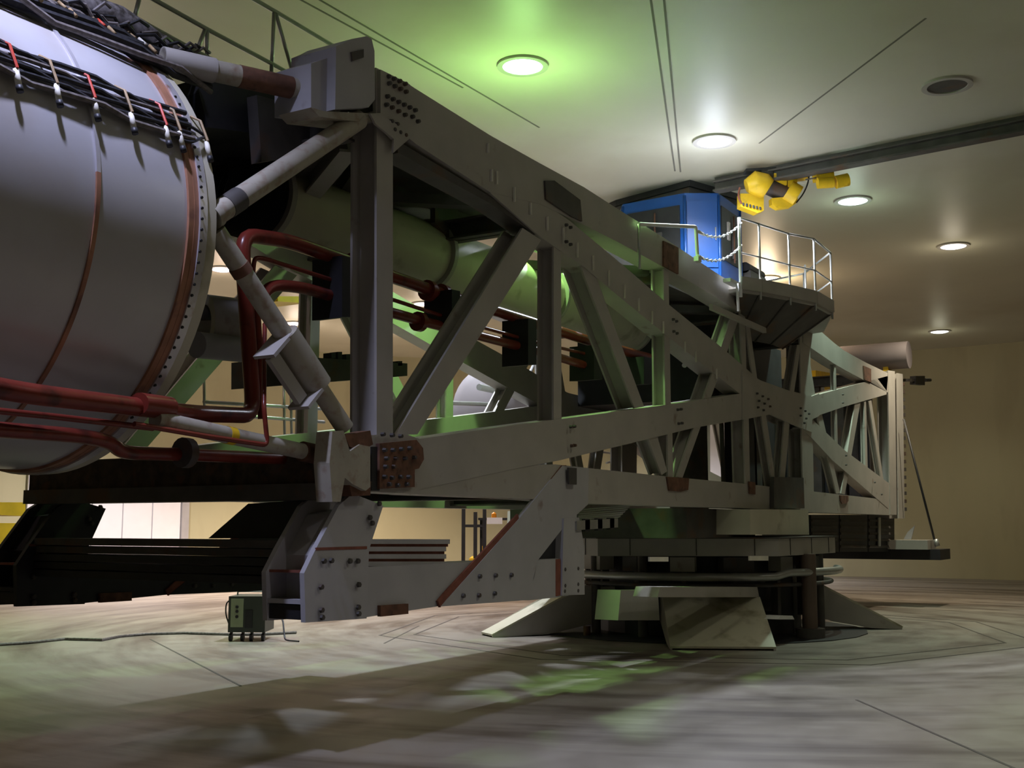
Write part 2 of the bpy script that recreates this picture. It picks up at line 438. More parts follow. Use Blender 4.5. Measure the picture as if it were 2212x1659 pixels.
# end post with rungs of cleats
for Y in (NY, FY):
    hmem([(1917, 800), (1932, 802), (1936, 1112), (1922, 1112)], .22, Y - .01).build('end_post', STEEL, TR)
    hmem([(1936, 806), (1948, 808), (1952, 1120), (1939, 1120)], .18, Y - .02).build('end_post', STEEL, TR)
a = PY(1951, 830, NY); b = PY(1955, 1100, NY)
cl = None
for k in range(17):
    p = a.lerp(b, k / 16)
    if cl is None: cl = MB().box(p - Vector((.03, .03, .035)), p + Vector((.03, .05, .035))).build('cleat', DARK, TR)
    else: clone(cl, 'cleat', p + Vector((0, .01, 0)), TR)
# splice plates and rust patches
flat([(1178, 390), (1198, 390), (1254, 432), (1258, 478), (1236, 468), (1180, 430)], NY - .02, .02).build('splice_plate', DARK, TR, 'dark brown inspection plate')
flat([(1434, 520), (1466, 535), (1466, 592), (1434, 575)], NY - .02, .02).build('splice_plate', RUST, TR, 'rust brown splice plate')
flat([(1441, 1030), (1489, 1033), (1487, 1058), (1472, 1062), (1446, 1060)], NY - .015, .02).build('splice_plate', RUST, TR, 'rust brown plate at foot of V bracing')
flat([(1815, 1070), (1833, 1071), (1833, 1082), (1828, 1088), (1820, 1088), (1816, 1082)], NY - .015, .02).build('splice_plate', RUST, TR, 'small rust brown plate')
flat([(1229, 1010), (1246, 1011), (1246, 1047), (1230, 1046)], NY - .05, .02).build('splice_plate', DARK, TR, 'dark brown slot plate')
flat([(1619, 1040), (1632, 1042), (1632, 1068), (1620, 1066)], NY - .02, .02).build('splice_plate', RUST, TR, 'rust brown clip plate')
flat([(1672, 1030), (1736, 1032), (1738, 1098), (1672, 1098)], NY - .06, .06).build('cover_plate', DARK, TR, 'dark grey box on bottom chord')
flat([(1866, 790), (1882, 797), (1882, 826), (1868, 820)], NY - .02, .02).build('splice_plate', RUST, TR)
# upper left end: riveted gusset plates and bearing block
flat([(822, 150), (882, 180), (905, 200), (905, 262), (860, 302), (850, 300), (800, 245), (822, 244)], NY - .03, .03).build('gusset_plate', STEEL, TR)
flat([(800, 245), (822, 248), (895, 290), (850, 330), (851, 300), (812, 268)], NY - .05, .02).build('gusset_plate', STEEL, TR)
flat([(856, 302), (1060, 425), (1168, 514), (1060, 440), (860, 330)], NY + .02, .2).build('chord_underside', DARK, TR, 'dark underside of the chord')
mb = flat([(726, 100), (745, 92), (760, 84), (792, 78), (803, 84), (809, 110), (810, 215), (796, 232), (724, 236)], NY - .06, .42)
mb.build('bearing_block', STEEL2, TR, 'blue grey bearing block with sloped cap')
mb = flat([(672, 137), (724, 120), (726, 232), (740, 246), (700, 240), (672, 236)], NY + .02, .34)
mb.build('bearing_block', STEEL2, TR, 'lower stepped bearing block')
flat([(760, 112), (786, 106), (786, 124), (762, 132)], NY - .075, .02).build('oil_stain_cover', DARK, TR, 'dark oval cover')
flat([(672, 232), (700, 240), (800, 245), (812, 262), (770, 262), (690, 252)], NY - .02, .3).build('bearing_block', TUBE, TR, 'worn lower lip of block')
# rivets
rv = None


def bolt(x, y, Y=NY - .04, r=.018, m=DARK, L_=.03, name='bolt', par=None):
    par = par or TR
    p = PY(x, y, Y)
    return MB().lathe(p, (0, -1, 0), [(-L_ / 2, .0005), (-L_ / 2, r), (L_ / 2, r * .8), (L_ / 2, .0005)], 6, False).build(name, m, par)


first = bolt(840, 165)
P0 = []
for x, y in [(852, 170), (864, 175), (876, 181), (842, 180), (854, 186), (866, 192), (878, 198), (838, 208), (850, 214), (862, 220), (874, 226), (886, 232), (898, 238),
             (836, 226), (848, 232), (862, 240), (876, 248), (892, 252), (904, 262), (846, 262), (858, 268), (852, 280), (864, 286), (876, 292),
             (1224, 486), (1233, 491), (1224, 522), (1233, 528), (1455, 690), (1462, 694), (1456, 716), (1463, 720),
             (1234, 922), (1241, 921), (1236, 963), (1242, 962), (1465, 885), (1472, 884), (1467, 915), (1474, 914),
             (1636, 850), (1648, 856), (1660, 862), (1640, 866), (1652, 872), (1664, 878), (1638, 880), (1650, 886), (1730, 882), (1740, 888), (1748, 894), (1730, 898), (1742, 904), (1738, 914),
             (1821, 852), (1821, 870), (1828, 984), (1828, 1004), (1905, 1068), (1890, 1042)]:
    clone(first, 'bolt', PY(x, y, NY - .045), TR)
# left lower joint: rusty bolted plate and M shaped bracket
RP = flat([(820, 958), (900, 950), (914, 968), (916, 992), (905, 1012), (896, 1014), (896, 1052), (820, 1056)], NY - .04, .04).build('rusty_plate', RUST, TR, 'rust brown plate crowded with bolts')
for i, (x, y) in enumerate([(832, 972), (850, 972), (868, 970), (886, 968), (836, 990), (856, 990), (876, 990), (896, 988), (834, 1008), (852, 1008), (832, 1030), (848, 1032), (866, 1030), (884, 1030), (842, 1046), (860, 1048), (880, 1046), (828, 938), (848, 940), (866, 942)]):
    clone(first, 'bolt', PY(x, y, NY - .055), TR)
flat([(800, 940), (872, 936), (905, 948), (905, 1068), (800, 1062)], NY - .005, .24).build('end_plate', STEEL, TR)
flat([(802, 965), (820, 965), (820, 1060), (802, 1060)], NY - .02, .2).build('joint_gap', BLACK, TR, 'black gap beside rusty plate')
flat([(718, 932), (742, 930), (756, 975), (777, 960), (800, 965), (800, 1052), (790, 1060), (762, 1046), (745, 1032), (736, 1084), (718, 1084), (712, 1000)], NY - .12, .14).build('bracket', TUBE, TR, 'pale M shaped bracket')
flat([(745, 940), (800, 930), (806, 960), (780, 975), (755, 965)], NY - .10, .12).build('bracket', RUST, TR, 'rust stained lug')
flat([(752, 1030), (802, 1040), (800, 1070), (760, 1072)], NY - .08, .1).build('bracket', RUST, TR, 'rust stained lower lug')
# cross members between the two sides (dark)
for px, zt, zb, X in [(0, 4.72, 4.45, 6.6), (0, 2.1, 1.85, 6.6), (0, 4.6, 4.4, 9.5), (0, 2.0, 1.8, 9.5), (0, 4.55, 4.35, 12.3), (0, 2.0, 1.8, 12.3), (0, 4.5, 4.3, 14.8), (0, 4.5, 4.3, 17.4), (0, 4.5, 4.3, 22.8), (0, 2.0, 1.8, 22.8)]:
    m = MB(); m.box((X - .1, NY + .2, zt - .02), (X + .1, FY + .05, zt)); m.box((X - .1, NY + .2, zb), (X + .1, FY + .05, zb + .02)); m.box((X - .012, NY + .2, zb), (X + .012, FY + .05, zt))
    m.build('cross_beam', DARK, TR)
# end frame bracing of the left end
a = PY(752, 300, 5.6); b = PY(590, 500, 7.4); d = (b - a).normalized(); s_ = d.cross(Vector((1, 0, 0))).normalized(); u_ = d.cross(s_)
MB().obox((a + b) / 2, d * (b - a).length / 2, s_ * .10, u_ * .012).build('brace', STEEL, TR)
MB().obox((a + b) / 2 - s_ * .1, d * (b - a).length / 2, s_ * .012, u_ * .08).build('brace', STEEL, TR)
MB().obox((a + b) / 2 + s_ * .1, d * (b - a).length / 2, s_ * .012, u_ * .08).build('brace', STEEL, TR)
for (x0, z0, x1, z1) in ((7.1, 4.62, 9.4, 4.62), (9.6, 4.5, 12.2, 4.5), (12.4, 4.45, 14.8, 4.45)):
    for sg in (1, -1):
        a = Vector((x0, NY + .25 if sg > 0 else FY, z0)); b = Vector((x1, FY if sg > 0 else NY + .25, z1)); d = (b - a).normalized(); s_ = Vector((-d.y, d.x, 0))
        MB().obox((a + b) / 2, d * (b - a).length / 2, s_ * .07, Vector((0, 0, .06 + .01 * sg))).build('top_brace', DARK, TR)
        a = a + Vector((0, 0, -2.55)); b = b + Vector((0, 0, -2.55))
        MB().obox((a + b) / 2, d * (b - a).length / 2, s_ * .07, Vector((0, 0, .06 + .01 * sg))).build('bottom_brace', DARK, TR)
# longitudinal hanger beam over the duct and dark end housing
MB().box((7.0, 5.95, 4.80), (10.6, 7.1, 4.86)).build('walkway_pan', DARK, TR, 'dark walkway pan over the duct')
for yy in (5.95, 6.5, 7.05): MB().box((7.0, yy, 4.72), (13.8, yy + .05, 4.80)).build('pan_stringer', DARK, TR)
P = [PY(430, 170, 5.9), PY(560, 165, 5.9), PY(700, 215, 5.9), PY(760, 262, 5.9), PY(620, 325, 5.9), PY(570, 290, 5.9), PY(450, 275, 5.9), PY(430, 200, 5.9)]
MB().prism(P, (0, 1.5, 0)).build('end_housing', BLACK, TR, 'black housing behind the drum flange')
P = [PY(555, 205, 5.75), PY(700, 245, 5.75), PY(770, 262, 5.75), PY(600, 345, 5.75), PY(565, 350, 5.75)]
MB().prism(P, (0, .1, 0)).build('end_housing', DARK, TR, 'dark sloping plate of the housing')

# ---------------------------------------------------------------- drum
DC = Vector((5.13, 6.73, 3.40)); DR = 1.5
X1 = DC.x - 3.6
DM = thing('payload_drum', 'big white cylindrical drum with riveted flange and rust brown bands, filling the left edge', 'drum', (3.3, DC.y, DC.z - DR))
AX = (1, 0, 0)
MB().lathe((0, DC.y, DC.z), AX, [(X1, DR - .02), (DC.x - .1, DR - .02), (DC.x - .1, DR - .14), (X1, DR - .14)], 96).build('shell', DRUMM, DM)
MB().lathe((0, DC.y, DC.z), AX, [(X1 - .25, .001), (X1 - .2, .9), (X1, DR - .03), (X1 + .04, DR - .1), (X1 - .1, .9), (X1 - .15, .001)], 64).build('end_dome', DRUMM, DM)
MB().lathe((0, DC.y, DC.z), AX, [(DC.x - .06, .02), (DC.x - .06, DR - .03), (DC.x - .12, DR - .03), (DC.x - .12, .02)], 64).build('bulkhead', BLACK, DM, 'black end bulkhead')


def ringx(x0, x1, r0, r1, m, nm, lab=None, a0=0, a1=2 * math.pi, n=96):
    return MB().lathe((0, DC.y, DC.z), AX, [(x0, r0), (x0, r1), (x1, r1), (x1, r0)], n, True, a0, a1).build(nm, m, DM, lab)


def xa(px, py):   # x on the near side of the drum under a pixel
    return PY(px, py, DC.y - DR + .02).x


ringx(xa(405, 450), xa(416, 450), DR - .05, DR - .002, RUSTB, 'band', 'rust brown band')
ringx(xa(416, 450), xa(426, 450), DR - .05, DR + .0, RUSTB, 'band', 'rust stained band')
ringx(xa(426, 450), xa(442, 450), DR - .05, DR + .012, SILVER, 'flange_band', 'silver flange band')
ringx(xa(442, 450), DC.x, DR - .05, DR + .004, CREAM, 'flange_band', 'cream outer rim')
# lathe angle: u = AX x Z = -Y ; v = AX x u = -Z ; so a=0 is the near side, negative = upward
ringx(xa(203, 480), xa(212, 480), DR - .05, DR - .008, SILVER, 'weld_band', 'silver upper half band', math.radians(-110), math.radians(-5))
ringx(xa(203, 480), xa(212, 480), DR - .05, DR - .008, RUSTB, 'weld_band', 'dark rust brown lower band', math.radians(-5), math.radians(100))


def dp(x, a, r): a = math.radians(a); return Vector((x, DC.y - r * math.cos(a), DC.z + r * math.sin(a)))


rv = None
xr = xa(429, 450)
for k in range(34):
    a = 35 - k * 2.6
    p = dp(xr, a, DR + .012)
    if rv is None: rv = MB().lathe(p, (0, -1, 0), [(-.01, .0005), (-.01, .011), (.006, .009), (.006, .0005)], 6, False).build('rivet', BLACK, DM)
    else: clone(rv, 'rivet', p, DM)

# cables on the drum
CB = thing('cable_bundle', 'bundle of black cables strapped across the middle of the white drum', 'cables', dp(3.6, 23, DR))
for k in range(7):
    a = 20.5 + k * 1.25
    pts = []
    for j in range(15):
        x = X1 + .2 + (DC.x - .35 - X1) * j / 14
        pts.append(dp(x, a + .45 * math.sin(j * 1.9 + k * 2.2), DR + .012 + .014 * ((k * 7 + j) % 3)))
    MB().tube(pts, .013 if k % 3 else .017, 7).build('cable', CABLE if k % 4 else CABLE2, CB)
# loop end crossing the flange
pts = [dp(4.75, 22, DR + .03), dp(4.86, 19.5, DR + .03), dp(4.95, 19.5, DR + .04), dp(5.05, 22, DR + .04), dp(5.12, 23.5, DR + .03), dp(5.0, 25, DR + .03), dp(4.78, 25, DR + .03)]
MB().tube(pts, .01, 7, .05).build('cable', CABLE, CB)
for (x, y) in [(20, 175), (108, 190), (190, 225), (270, 248), (345, 275), (375, 292), (435, 270)]:
    xx = PY(x, y, DC.y - DR * .92).x
    MB().tube([dp(xx, 21.5, DR + .035), dp(xx + .005, 17.8, DR + .03)], .017, 8).build('cable_sleeve', SLEEVE, CB, 'white hanging sleeve')
    MB().tube([dp(xx + .005, 17.8, DR + .03), dp(xx + .01, 16.4, DR + .028)], .019, 8).build('sleeve_cap', BLACK, CB)
    MB().tube([dp(xx - .03, 29.5, DR + .01), dp(xx - .015, 27, DR + .055), dp(xx, 21.5, DR + .05)], .009, 6).build('tie', REDTAG if x in (190, 345, 20) else BRASS, CB)
CU = thing('cable_bundle', 'thick dark mat of cables along the top of the white drum', 'cables', dp(3.6, 55, DR))
for k in range(17):
    a = 47.5 + k * 1.7
    pts = []
    for j in range(13):
        x = X1 + .2 + (DC.x + .15 - X1) * j / 12
        aa = a + .6 * math.sin(j * 1.3 + k * 1.7) - (1.5 if k < 4 and j > 9 else 0)
        pts.append(dp(x, aa, DR + .02 + .022 * ((k * 5 + j) % 4)))
    MB().tube(pts, .02 + .006 * (k % 3), 7).build('cable', CABLE if k % 3 else CABLE2, CU)
for k, (x, y) in enumerate([(5, 20), (80, 55), (155, 90), (240, 112), (330, 115)]):
    xx = PY(x, y, DC.y - DR * .66).x
    for j, a in enumerate(range(50, 76, 4)):
        MB().tube([dp(xx - .01 * j, a, DR + .09), dp(xx - .01 * j - .01, a + 2.8, DR + .10)], .012, 6).build('tie', [BRASS, REDTAG, SLEEVE][(j + k) % 3 if j % 2 else 0], CU)

# conduit along the upper rear of the bundle
CP = thing('mottled_conduit', 'mottled grey lagged pipe above the cable mat at the top left', 'pipe', PY(200, 20, 6.1))
MB().tube([PY(-20, -40, 6.1), PY(130, 0, 6.1), PY(250, 45, 6.1), PY(330, 95, 6.1), PY(400, 135, 6.0)], [.10, .10, .11, .10, .07], 14).build('lagging', mat('mottled lagging', (0.22, 0.20, 0.20), .8, 0, .4, 22, ((0.07, 0.06, 0.05), 16), .1, spot_lo=.45, spot_hi=.6), CP)
for k in range(26):
    t_ = k / 25
    p = PY(120 + 330 * t_, 0 + 150 * t_ + random.uniform(-14, 14), 5.95)
    q = p + Vector((random.uniform(.1, .3), random.uniform(-.05, .05), random.uniform(-.12, .12)))
    MB().tube([p, (p + q) / 2 + Vector((0, -.03, .04)), q], .012, 6).build('cable_end', CABLE if k % 2 else CABLE2, CP)

# ---------------------------------------------------------------- tubular struts
def strut(pts, r, Y, label, collars=(), m=TUBE, name='tubular_strut', Ys=None):
    Ps = [PY(x, y, Y if Ys is None else Ys[i]) for i, (x, y) in enumerate(pts)]
    t = thing(name, label, 'strut', Ps[0], None)
    MB().tube(Ps, r, 20).build('tube', m, t)
    A, B = Ps[0], Ps[-1]
    for (f0, f1, rr, mm, nm) in collars:
        MB().tube([A.lerp(B, f0), A.lerp(B, f1)], rr, 20).build(nm, mm, t)
    return t


strut([(350, 128), (700, 205)], .075, 5.32, 'pale rust-stained tube strut running from cable mat to the top bearing block', [(.45, .78, .078, RUST, 'rust_sleeve'), (.0, .3, .085, STEEL, 'collar'), (.93, 1.0, .09, RUST, 'end_fitting')], Ys=(5.75, 5.3))
strut([(455, 470), (775, 258)], .075, 5.2, 'pale tube strut rising from the drum rim to the top of the tall post', [(.09, .17, .079, DARK, 'rust_sleeve'), (.0, .03, .085, TUBE, 'collar')], Ys=(5.3, 5.25))
t = strut([(466, 500), (745, 925)], .065, 5.2, 'pale tube strut with a wide collar descending to the M shaped bracket', [(.16, .2, .07, RUST, 'rust_sleeve')], Ys=(5.3, 5.15))
A = PY(466, 500, 5.3); B = PY(745, 925, 5.15)
d = (B - A).normalized()
MB().tube([A.lerp(B, .5), A.lerp(B, .77)], .105, 20).build('collar', TUBE, t, 'wide pale collar')
s_ = Vector((-d.z, 0, d.x)).normalized()
for f in (.5, .765):
    q = A.lerp(B, f); q = q + s_ * (.06 if s_.x < 0 else -.06)
    MB().obox(q + s_ * (-.07 if s_.x > 0 else .07), d * .012, s_ * .12, Vector((0, .09, 0))).build('collar_plate', STEEL, t)
q = A.lerp(B, .635); q += s_ * (.19 if s_.x < 0 else -.19)
MB().obox(q, d * .19, s_ * .05, Vector((0, .02, 0))).build('collar_web', STEEL, t)
strut([(335, 906), (700, 985)], .055, 5.35, 'pale yellow-stained tube strut low between drum and M shaped bracket', [(.85, 1, .07, RUST, 'end_fitting'), (.38, .42, .058, YELL, 'paint_mark')])

# ---------------------------------------------------------------- cream duct along the arm
DY, DZ, DRR = 6.7, 4.29, .33
CD = thing('cream_duct', 'large cream round duct running lengthwise inside the truss, held by grey rings', 'duct', (10, DY, DZ - DRR))
xs = [7.04, 7.08, 9.5, 11.92, 14.34]
for a, b in zip(xs[:-1], xs[1:]):
    MB().lathe((0, DY, DZ), AX, [(a, .001), (a, DRR), (b, DRR), (b, .001)], 48).build('duct_section', CREAM, CD)
for x in (7.08, 9.5, 11.92, 14.34):
    MB().lathe((0, DY, DZ), AX, [(x - .03, DRR), (x - .03, DRR + .05), (x + .03, DRR + .05), (x + .03, DRR)], 48).build('ring', STEEL, CD, 'grey clamping ring')
    MB().box((x - .02, DY + .24, DZ + .1), (x + .04, DY + .3, 4.72)).build('hanger', DARK, CD)
P = [PY(940, 450, 6.4), PY(990, 440, 6.4), PY(990, 555, 6.4), PY(972, 545, 6.4), PY(962, 505, 6.4), PY(940, 480, 6.4)]
MB().prism(P, (0, .06, 0)).build('ring_gusset', DARK, CD)
for k in range(9):
    x = 6.42 + k * .07
    MB().lathe((0, DY, DZ), AX, [(x, .27), (x + .033, .37), (x + .066, .27), (x + .033, .25)], 40).build('bellows_fold', BLACK, CD, 'black rubber bellows fold')
# ---------------------------------------------------------------- red pipes
def pipe(name, label, pts, r, flanges=(), m=RED, bend=.16, Y=5.6, fr=1.7):
    Ps = [PY(p[0], p[1], p[2] if len(p) > 2 else Y) for p in pts]
    t = thing(name, label, 'pipe', Ps[0], 'oxide red pipes')
    MB().tube(Ps, r, 14, bend).build('pipe_run', m, t)
    for (x, y, yy) in flanges:
        p = PY(x, y, yy); MB().tube([p - Vector((.03, 0, 0)), p + Vector((.03, 0, 0))], r * fr, 16).build('flange', m if fr < 2 else DARK, t)
    return t


t = pipe('red_pipe', 'thick red pipe under the drum turning up, then running right beneath the cream duct',
     [(-40, 832, 5.12), (60, 850, 5.12), (410, 893, 5.45), (548, 898, 5.7), (521, 506, 5.7), (620, 520, 5.75), (960, 637, 5.8), (1130, 690, 5.8), (1290, 742, 5.8), (1420, 778, 5.8)], .055, [(955, 636, 5.8), (925, 628, 5.8), (762, 572, 5.76)])
MB().tube([PY(300, 872, 5.3), PY(365, 880, 5.38)], .066, 14).build('coupling', RED, t, 'brighter red coupling')
pipe('red_pipe', 'medium red pipe bending off beside the collared strut, below the thick one',
     [(560, 668, 5.75), (578, 615, 5.75), (650, 620, 5.75), (760, 652, 5.75), (905, 692, 5.75), (1160, 758, 5.75), (1300, 800, 5.75)], .045, [(905, 695, 5.75), (760, 655, 5.75)], fr=1.9)
pipe('red_pipe', 'thin red pipe between the thick and the medium red pipes',
     [(548, 690, 5.74), (546, 562, 5.74), (560, 555, 5.74), (740, 612, 5.74), (960, 684, 5.74), (1160, 740, 5.74), (1290, 770, 5.74)], .017)
pipe('red_pipe', 'dull red pipe curving down under the drum at lower left', [(-40, 925, 5.3), (180, 942, 5.4), (240, 955, 5.45), (262, 978, 5.5), (400, 982, 5.6), (640, 992, 5.7)], .042, [(400, 978, 5.55)], fr=2.3)
pipe('red_pipe', 'thin bright red pipe making a square corner above the pale lower strut', [(290, 916, 5.28), (430, 940, 5.3), (578, 962, 5.3), (570, 880, 5.3), (572, 700, 5.6)], .016, bend=.05)
pipe('red_pipe', 'slim dull red pipe lying between the two lower left pipes', [(-40, 884, 5.25), (120, 900, 5.3), (330, 925, 5.4)], .018)
pipe('red_pipe', 'dark red pipe in front of the tall back red riser', [(566, 905, 5.72), (556, 700, 5.72), (548, 600, 5.72)], .03)
# pipe supports
PSU = thing('pipe_clamp_rack', 'dark clamp plates holding the red pipes beside the second post', 'bracket', PY(1155, 760, 5.8))
for (x, y0, y1) in ((1150, 688, 788), (985, 625, 700), (748, 552, 685), (1292, 745, 820), (1400, 770, 830)):
    P = [PY(x - 9, y0, 5.62), PY(x + 9, y0 + 4, 5.62), PY(x + 9, y1, 5.62), PY(x - 9, y1, 5.62)]
    MB().prism(P, (0, .3, 0)).build('clamp_plate', BLACK, PSU)

# ---------------------------------------------------------------- support frames under the arm
def frame(Y, label, m):
    o = Y - NY
    t = thing('support_frame', label, 'support frame', PY(900, 1320, NY) + Vector((0, o, 0)), 'slanted support frames under the arm')

    def fl(pxs, dy=0, th=.04): return MB().prism([PY(x, y) + Vector((0, o + dy, 0)) for x, y in pxs], (0, th, 0))
    leg = [(657, 1238), (682, 1186), (732, 1092), (762, 1066), (828, 1092), (797, 1188), (792, 1336), (660, 1345)]
    fl(leg, 0, .04).build('side_plate', m, t)
    fl(leg, .34, .04).build('side_plate', m, t)
    fl([(700, 1200), (745, 1110), (790, 1100), (765, 1190), (740, 1260), (735, 1335), (700, 1336)], .04, .30).build('web_plate', m, t)
    fl([(664, 1308), (790, 1302), (790, 1332), (664, 1340)], .04, .30).build('foot_block', BLACK, t)
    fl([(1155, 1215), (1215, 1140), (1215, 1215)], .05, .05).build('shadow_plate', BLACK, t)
    fl([(660, 1296), (790, 1290), (790, 1300), (660, 1306)], .04, .30).build('stiffener', m, t)
    fl([(664, 1232), (700, 1232), (700, 1238), (664, 1238)], .04, .30).build('stiffener', REDLINE, t, 'rusty stiffener edge')
    fl([(682, 1183), (792, 1180), (792, 1186), (682, 1189)], -.004, .01).build('weld_line', REDLINE, t, 'rust brown weld line')
    fl([(790, 1226), (980, 1216), (1225, 1206), (1232, 1287), (1225, 1288), (950, 1310), (792, 1334)], .02, .3).build('lower_beam', m, t)
    fl([(820, 1308), (880, 1304), (880, 1326), (820, 1332)], -.01, .03).build('rust_pad', RUST, t, 'rust brown pad')
    fl([(945, 1298), (960, 1280), (1118, 1110), (1120, 1122), (962, 1296), (950, 1312)], -.006, .02).build('edge_strip', REDLINE, t, 'rust brown slanted edge')
    fl([(1118, 1125), (1213, 1005), (1222, 1005), (1222, 1010), (1126, 1132)], -.008, .02).build('edge_strip', RUST, t, 'rust brown upper edge')
    # gusset with a triangular opening
    fl([(950, 1310), (1118, 1122), (1213, 1006), (1270, 1011), (1268, 1090), (1244, 1112), (1244, 1140), (1213, 1142), (1160, 1210), (1140, 1296)], -.01, .04).build('gusset', m, t)
    fl([(1160, 1210), (1208, 1207), (1206, 1290), (1138, 1297)], -.01, .04).build('gusset', m, t)
    fl([(1198, 1208), (1208, 1207), (1208, 1286), (1198, 1288)], -.014, .02).build('edge_strip', REDLINE, t, 'rust brown upright edge')
    fl([(1212, 1120), (1245, 1118), (1256, 1180), (1257, 1284), (1208, 1286), (1210, 1180)], -.03, .3).build('upright', m, t)
    fl([(1113, 1006), (1106, 1014), (1108, 1077), (1140, 1078), (1200, 1010)], .005, .04).build('backing_plate', STEEL2, t)
    b0 = None
    for (x, y) in [(1038, 1245), (1072, 1243), (1106, 1242), (1002, 1287), (1036, 1286), (1070, 1282), (701, 1212), (717, 1211), (757, 1212), (774, 1212), (695, 1268), (776, 1263), (696, 1318), (775, 1312), (697, 1334), (776, 1326),
                   (1220, 1230), (1248, 1228), (1220, 1265), (1248, 1262), (1219, 1277), (1248, 1276), (820, 1088), (800, 1118), (805, 1130)]:
        p = PY(x, y, NY - .025) + Vector((0, o, 0))
        if b0 is None: b0 = MB().lathe(p, (0, -1, 0), [(-.01, .0005), (-.01, .022), (.008, .018), (.008, .0005)], 6, False).build('bolt', DARK, t)
        else: clone(b0, 'bolt', p, t)
    return t


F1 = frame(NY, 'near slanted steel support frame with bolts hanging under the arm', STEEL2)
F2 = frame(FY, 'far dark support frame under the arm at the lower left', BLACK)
FB = thing('cross_girder', 'dark deep girder joining the two support frames near the floor', 'girder', (6.1, 6.8, .95))
za = PX(400, 1162, 6.2).z; zb = PX(400, 1255, 6.2).z
for k in range(5):
    z0 = zb + (za - zb) * k / 5; z1 = zb + (za - zb) * (k + 1) / 5 - .01
    MB().box((6.15 + (.02 if k % 2 else 0), NY + .38, z0), (6.45, FY, z1)).build('girder_plate', BLACK if k < 3 else DARK, FB)
FB2 = thing('cross_girder', 'dark rusty girder joining the bottom chords under the drum', 'girder', (6.3, 6.8, 1.85))
z0 = PX(450, 1083, 6.3).z; z1 = PX(450, 1050, 6.3).z; z2 = PX(450, 985, 6.3).z
MB().box((6.25, NY + .1, z0), (6.5, FY + .3, z1)).build('girder_plate', DARK, FB2)
MB().box((6.3, NY + .1, z1), (6.6, FY + .3, z2)).build('girder_plate', mat('rusty grime', (0.06, 0.04, 0.028), .8, 0, .5, 10, ((0.10, 0.05, 0.03), 8), .3), FB2, 'rusty upper plate')
P = [PX(450, 1163, 6.4), PX(536, 1088, 6.4), PX(660, 1080, 6.4), PX(640, 1112, 6.4), PX(612, 1150, 6.4), PX(606, 1163, 6.4)]
MB().prism(P, (.08, 0, 0)).build('brace_plate', BLACK, FB2)
# stacked ballast channels
BS = thing('ballast_stack', 'stack of four rust-edged grey steel channels behind the near frame', 'steel stack', PY(880, 1226, 5.62))
for k in range(4):
    y0 = 1165 + k * 16; xr = 972 - (0 if k == 0 else 8)
    P = [PY(788, y0, 5.30), PY(xr, y0, 5.30), PY(xr, y0 + 10, 5.30), PY(788, y0 + 10, 5.30)]
    MB().prism(P, (0, .35, 0)).build('channel', STEEL2, BS)
    P = [PY(790, y0 + 10, 5.32), PY(xr - 4, y0 + 10, 5.32), PY(xr - 4, y0 + 16, 5.32), PY(790, y0 + 16, 5.32)]
    MB().prism(P, (0, .3, 0)).build('spacer', REDLINE, BS)

# ---------------------------------------------------------------- turntable and pedestal
TT = thing('turntable', 'round grey turntable ring under the arm with wide boxes on top', 'turntable', (HUB.x, HUB.y, .3))


def octa(R, z0, z1, rot, n=8, c=HUB):
    return MB().prism([(c.x + R * math.cos(math.radians(rot) + 2 * math.pi * k / n), c.y + R * math.sin(math.radians(rot) + 2 * math.pi * k / n), z0) for k in range(n)], (0, 0, z1 - z0))


TCN = Vector((16.4, 6.95, 0))
octa(2.4, 1.15, 1.38, 238, 6, TCN).build('ring_skirt', STEEL, TT)
octa(2.44, 1.38, 1.40, 238, 6, TCN).build('ring_lip', DARK, TT)
for k in range(6):
    a = math.radians(238 + 30 + 60 * k); d = Vector((math.cos(a), math.sin(a), 0)); s_ = Vector((-d.y, d.x, 0))
    for f in (-.35, .05, .4):
        c = TCN + d * (2.4 * math.cos(math.pi / 6) + .004) + s_ * f * 2.2 + Vector((0, 0, 1.28))
        MB().obox(c, d * .004, s_ * .006, Vector((0, 0, .12))).build('panel_joint', DARK, TT)
za_ = PY(1500, 1098, 5.45).z
P = [Vector((13.25, 5.45, 1.40)), Vector((13.25, 5.45, za_)), Vector((PY(1630, 1100, 5.45).x, 5.45, za_)), Vector((PY(1630, 1100, 5.45).x, 5.45, 1.40))]
MB().prism(P, (0, 2.5, 0)).build('base_box', DARK, TT, 'dark brown grey base box')
P = [PY(1620, 1100, 5.0), PY(1746, 1101, 5.0), PY(1748, 1155, 5.0), PY(1620, 1155, 5.0)]
MB().prism(P, (0, 3.6, 0)).build('base_box', CREAM, TT, 'light grey green base block')
for (x, y) in ((1424, 1208), (1640, 1206)):
    P = [PY(x - 20, y - 5, 4.75), PY(x + 20, y - 5, 4.75), PY(x + 20, y + 5, 4.75), PY(x - 20, y + 5, 4.75)]
    MB().prism(P, (0, .02, 0)).build('name_plate', SLEEVE, TT, 'small cream plate')
PE = thing('pedestal', 'pedestal below the turntable with sloping feet spread over the floor', 'pedestal', (HUB.x, HUB.y, 0))
octa(2.5, .0, .012, 8, 24).build('shade_disc', BLACK, PE, 'black disc for the shade and floor opening under the pedestal')  # flat black disc paints in the shade and floor opening below the pedestal
octa(1.55, .012, 1.15, 10, 24).build('core', BLACK, PE, 'black core drum')
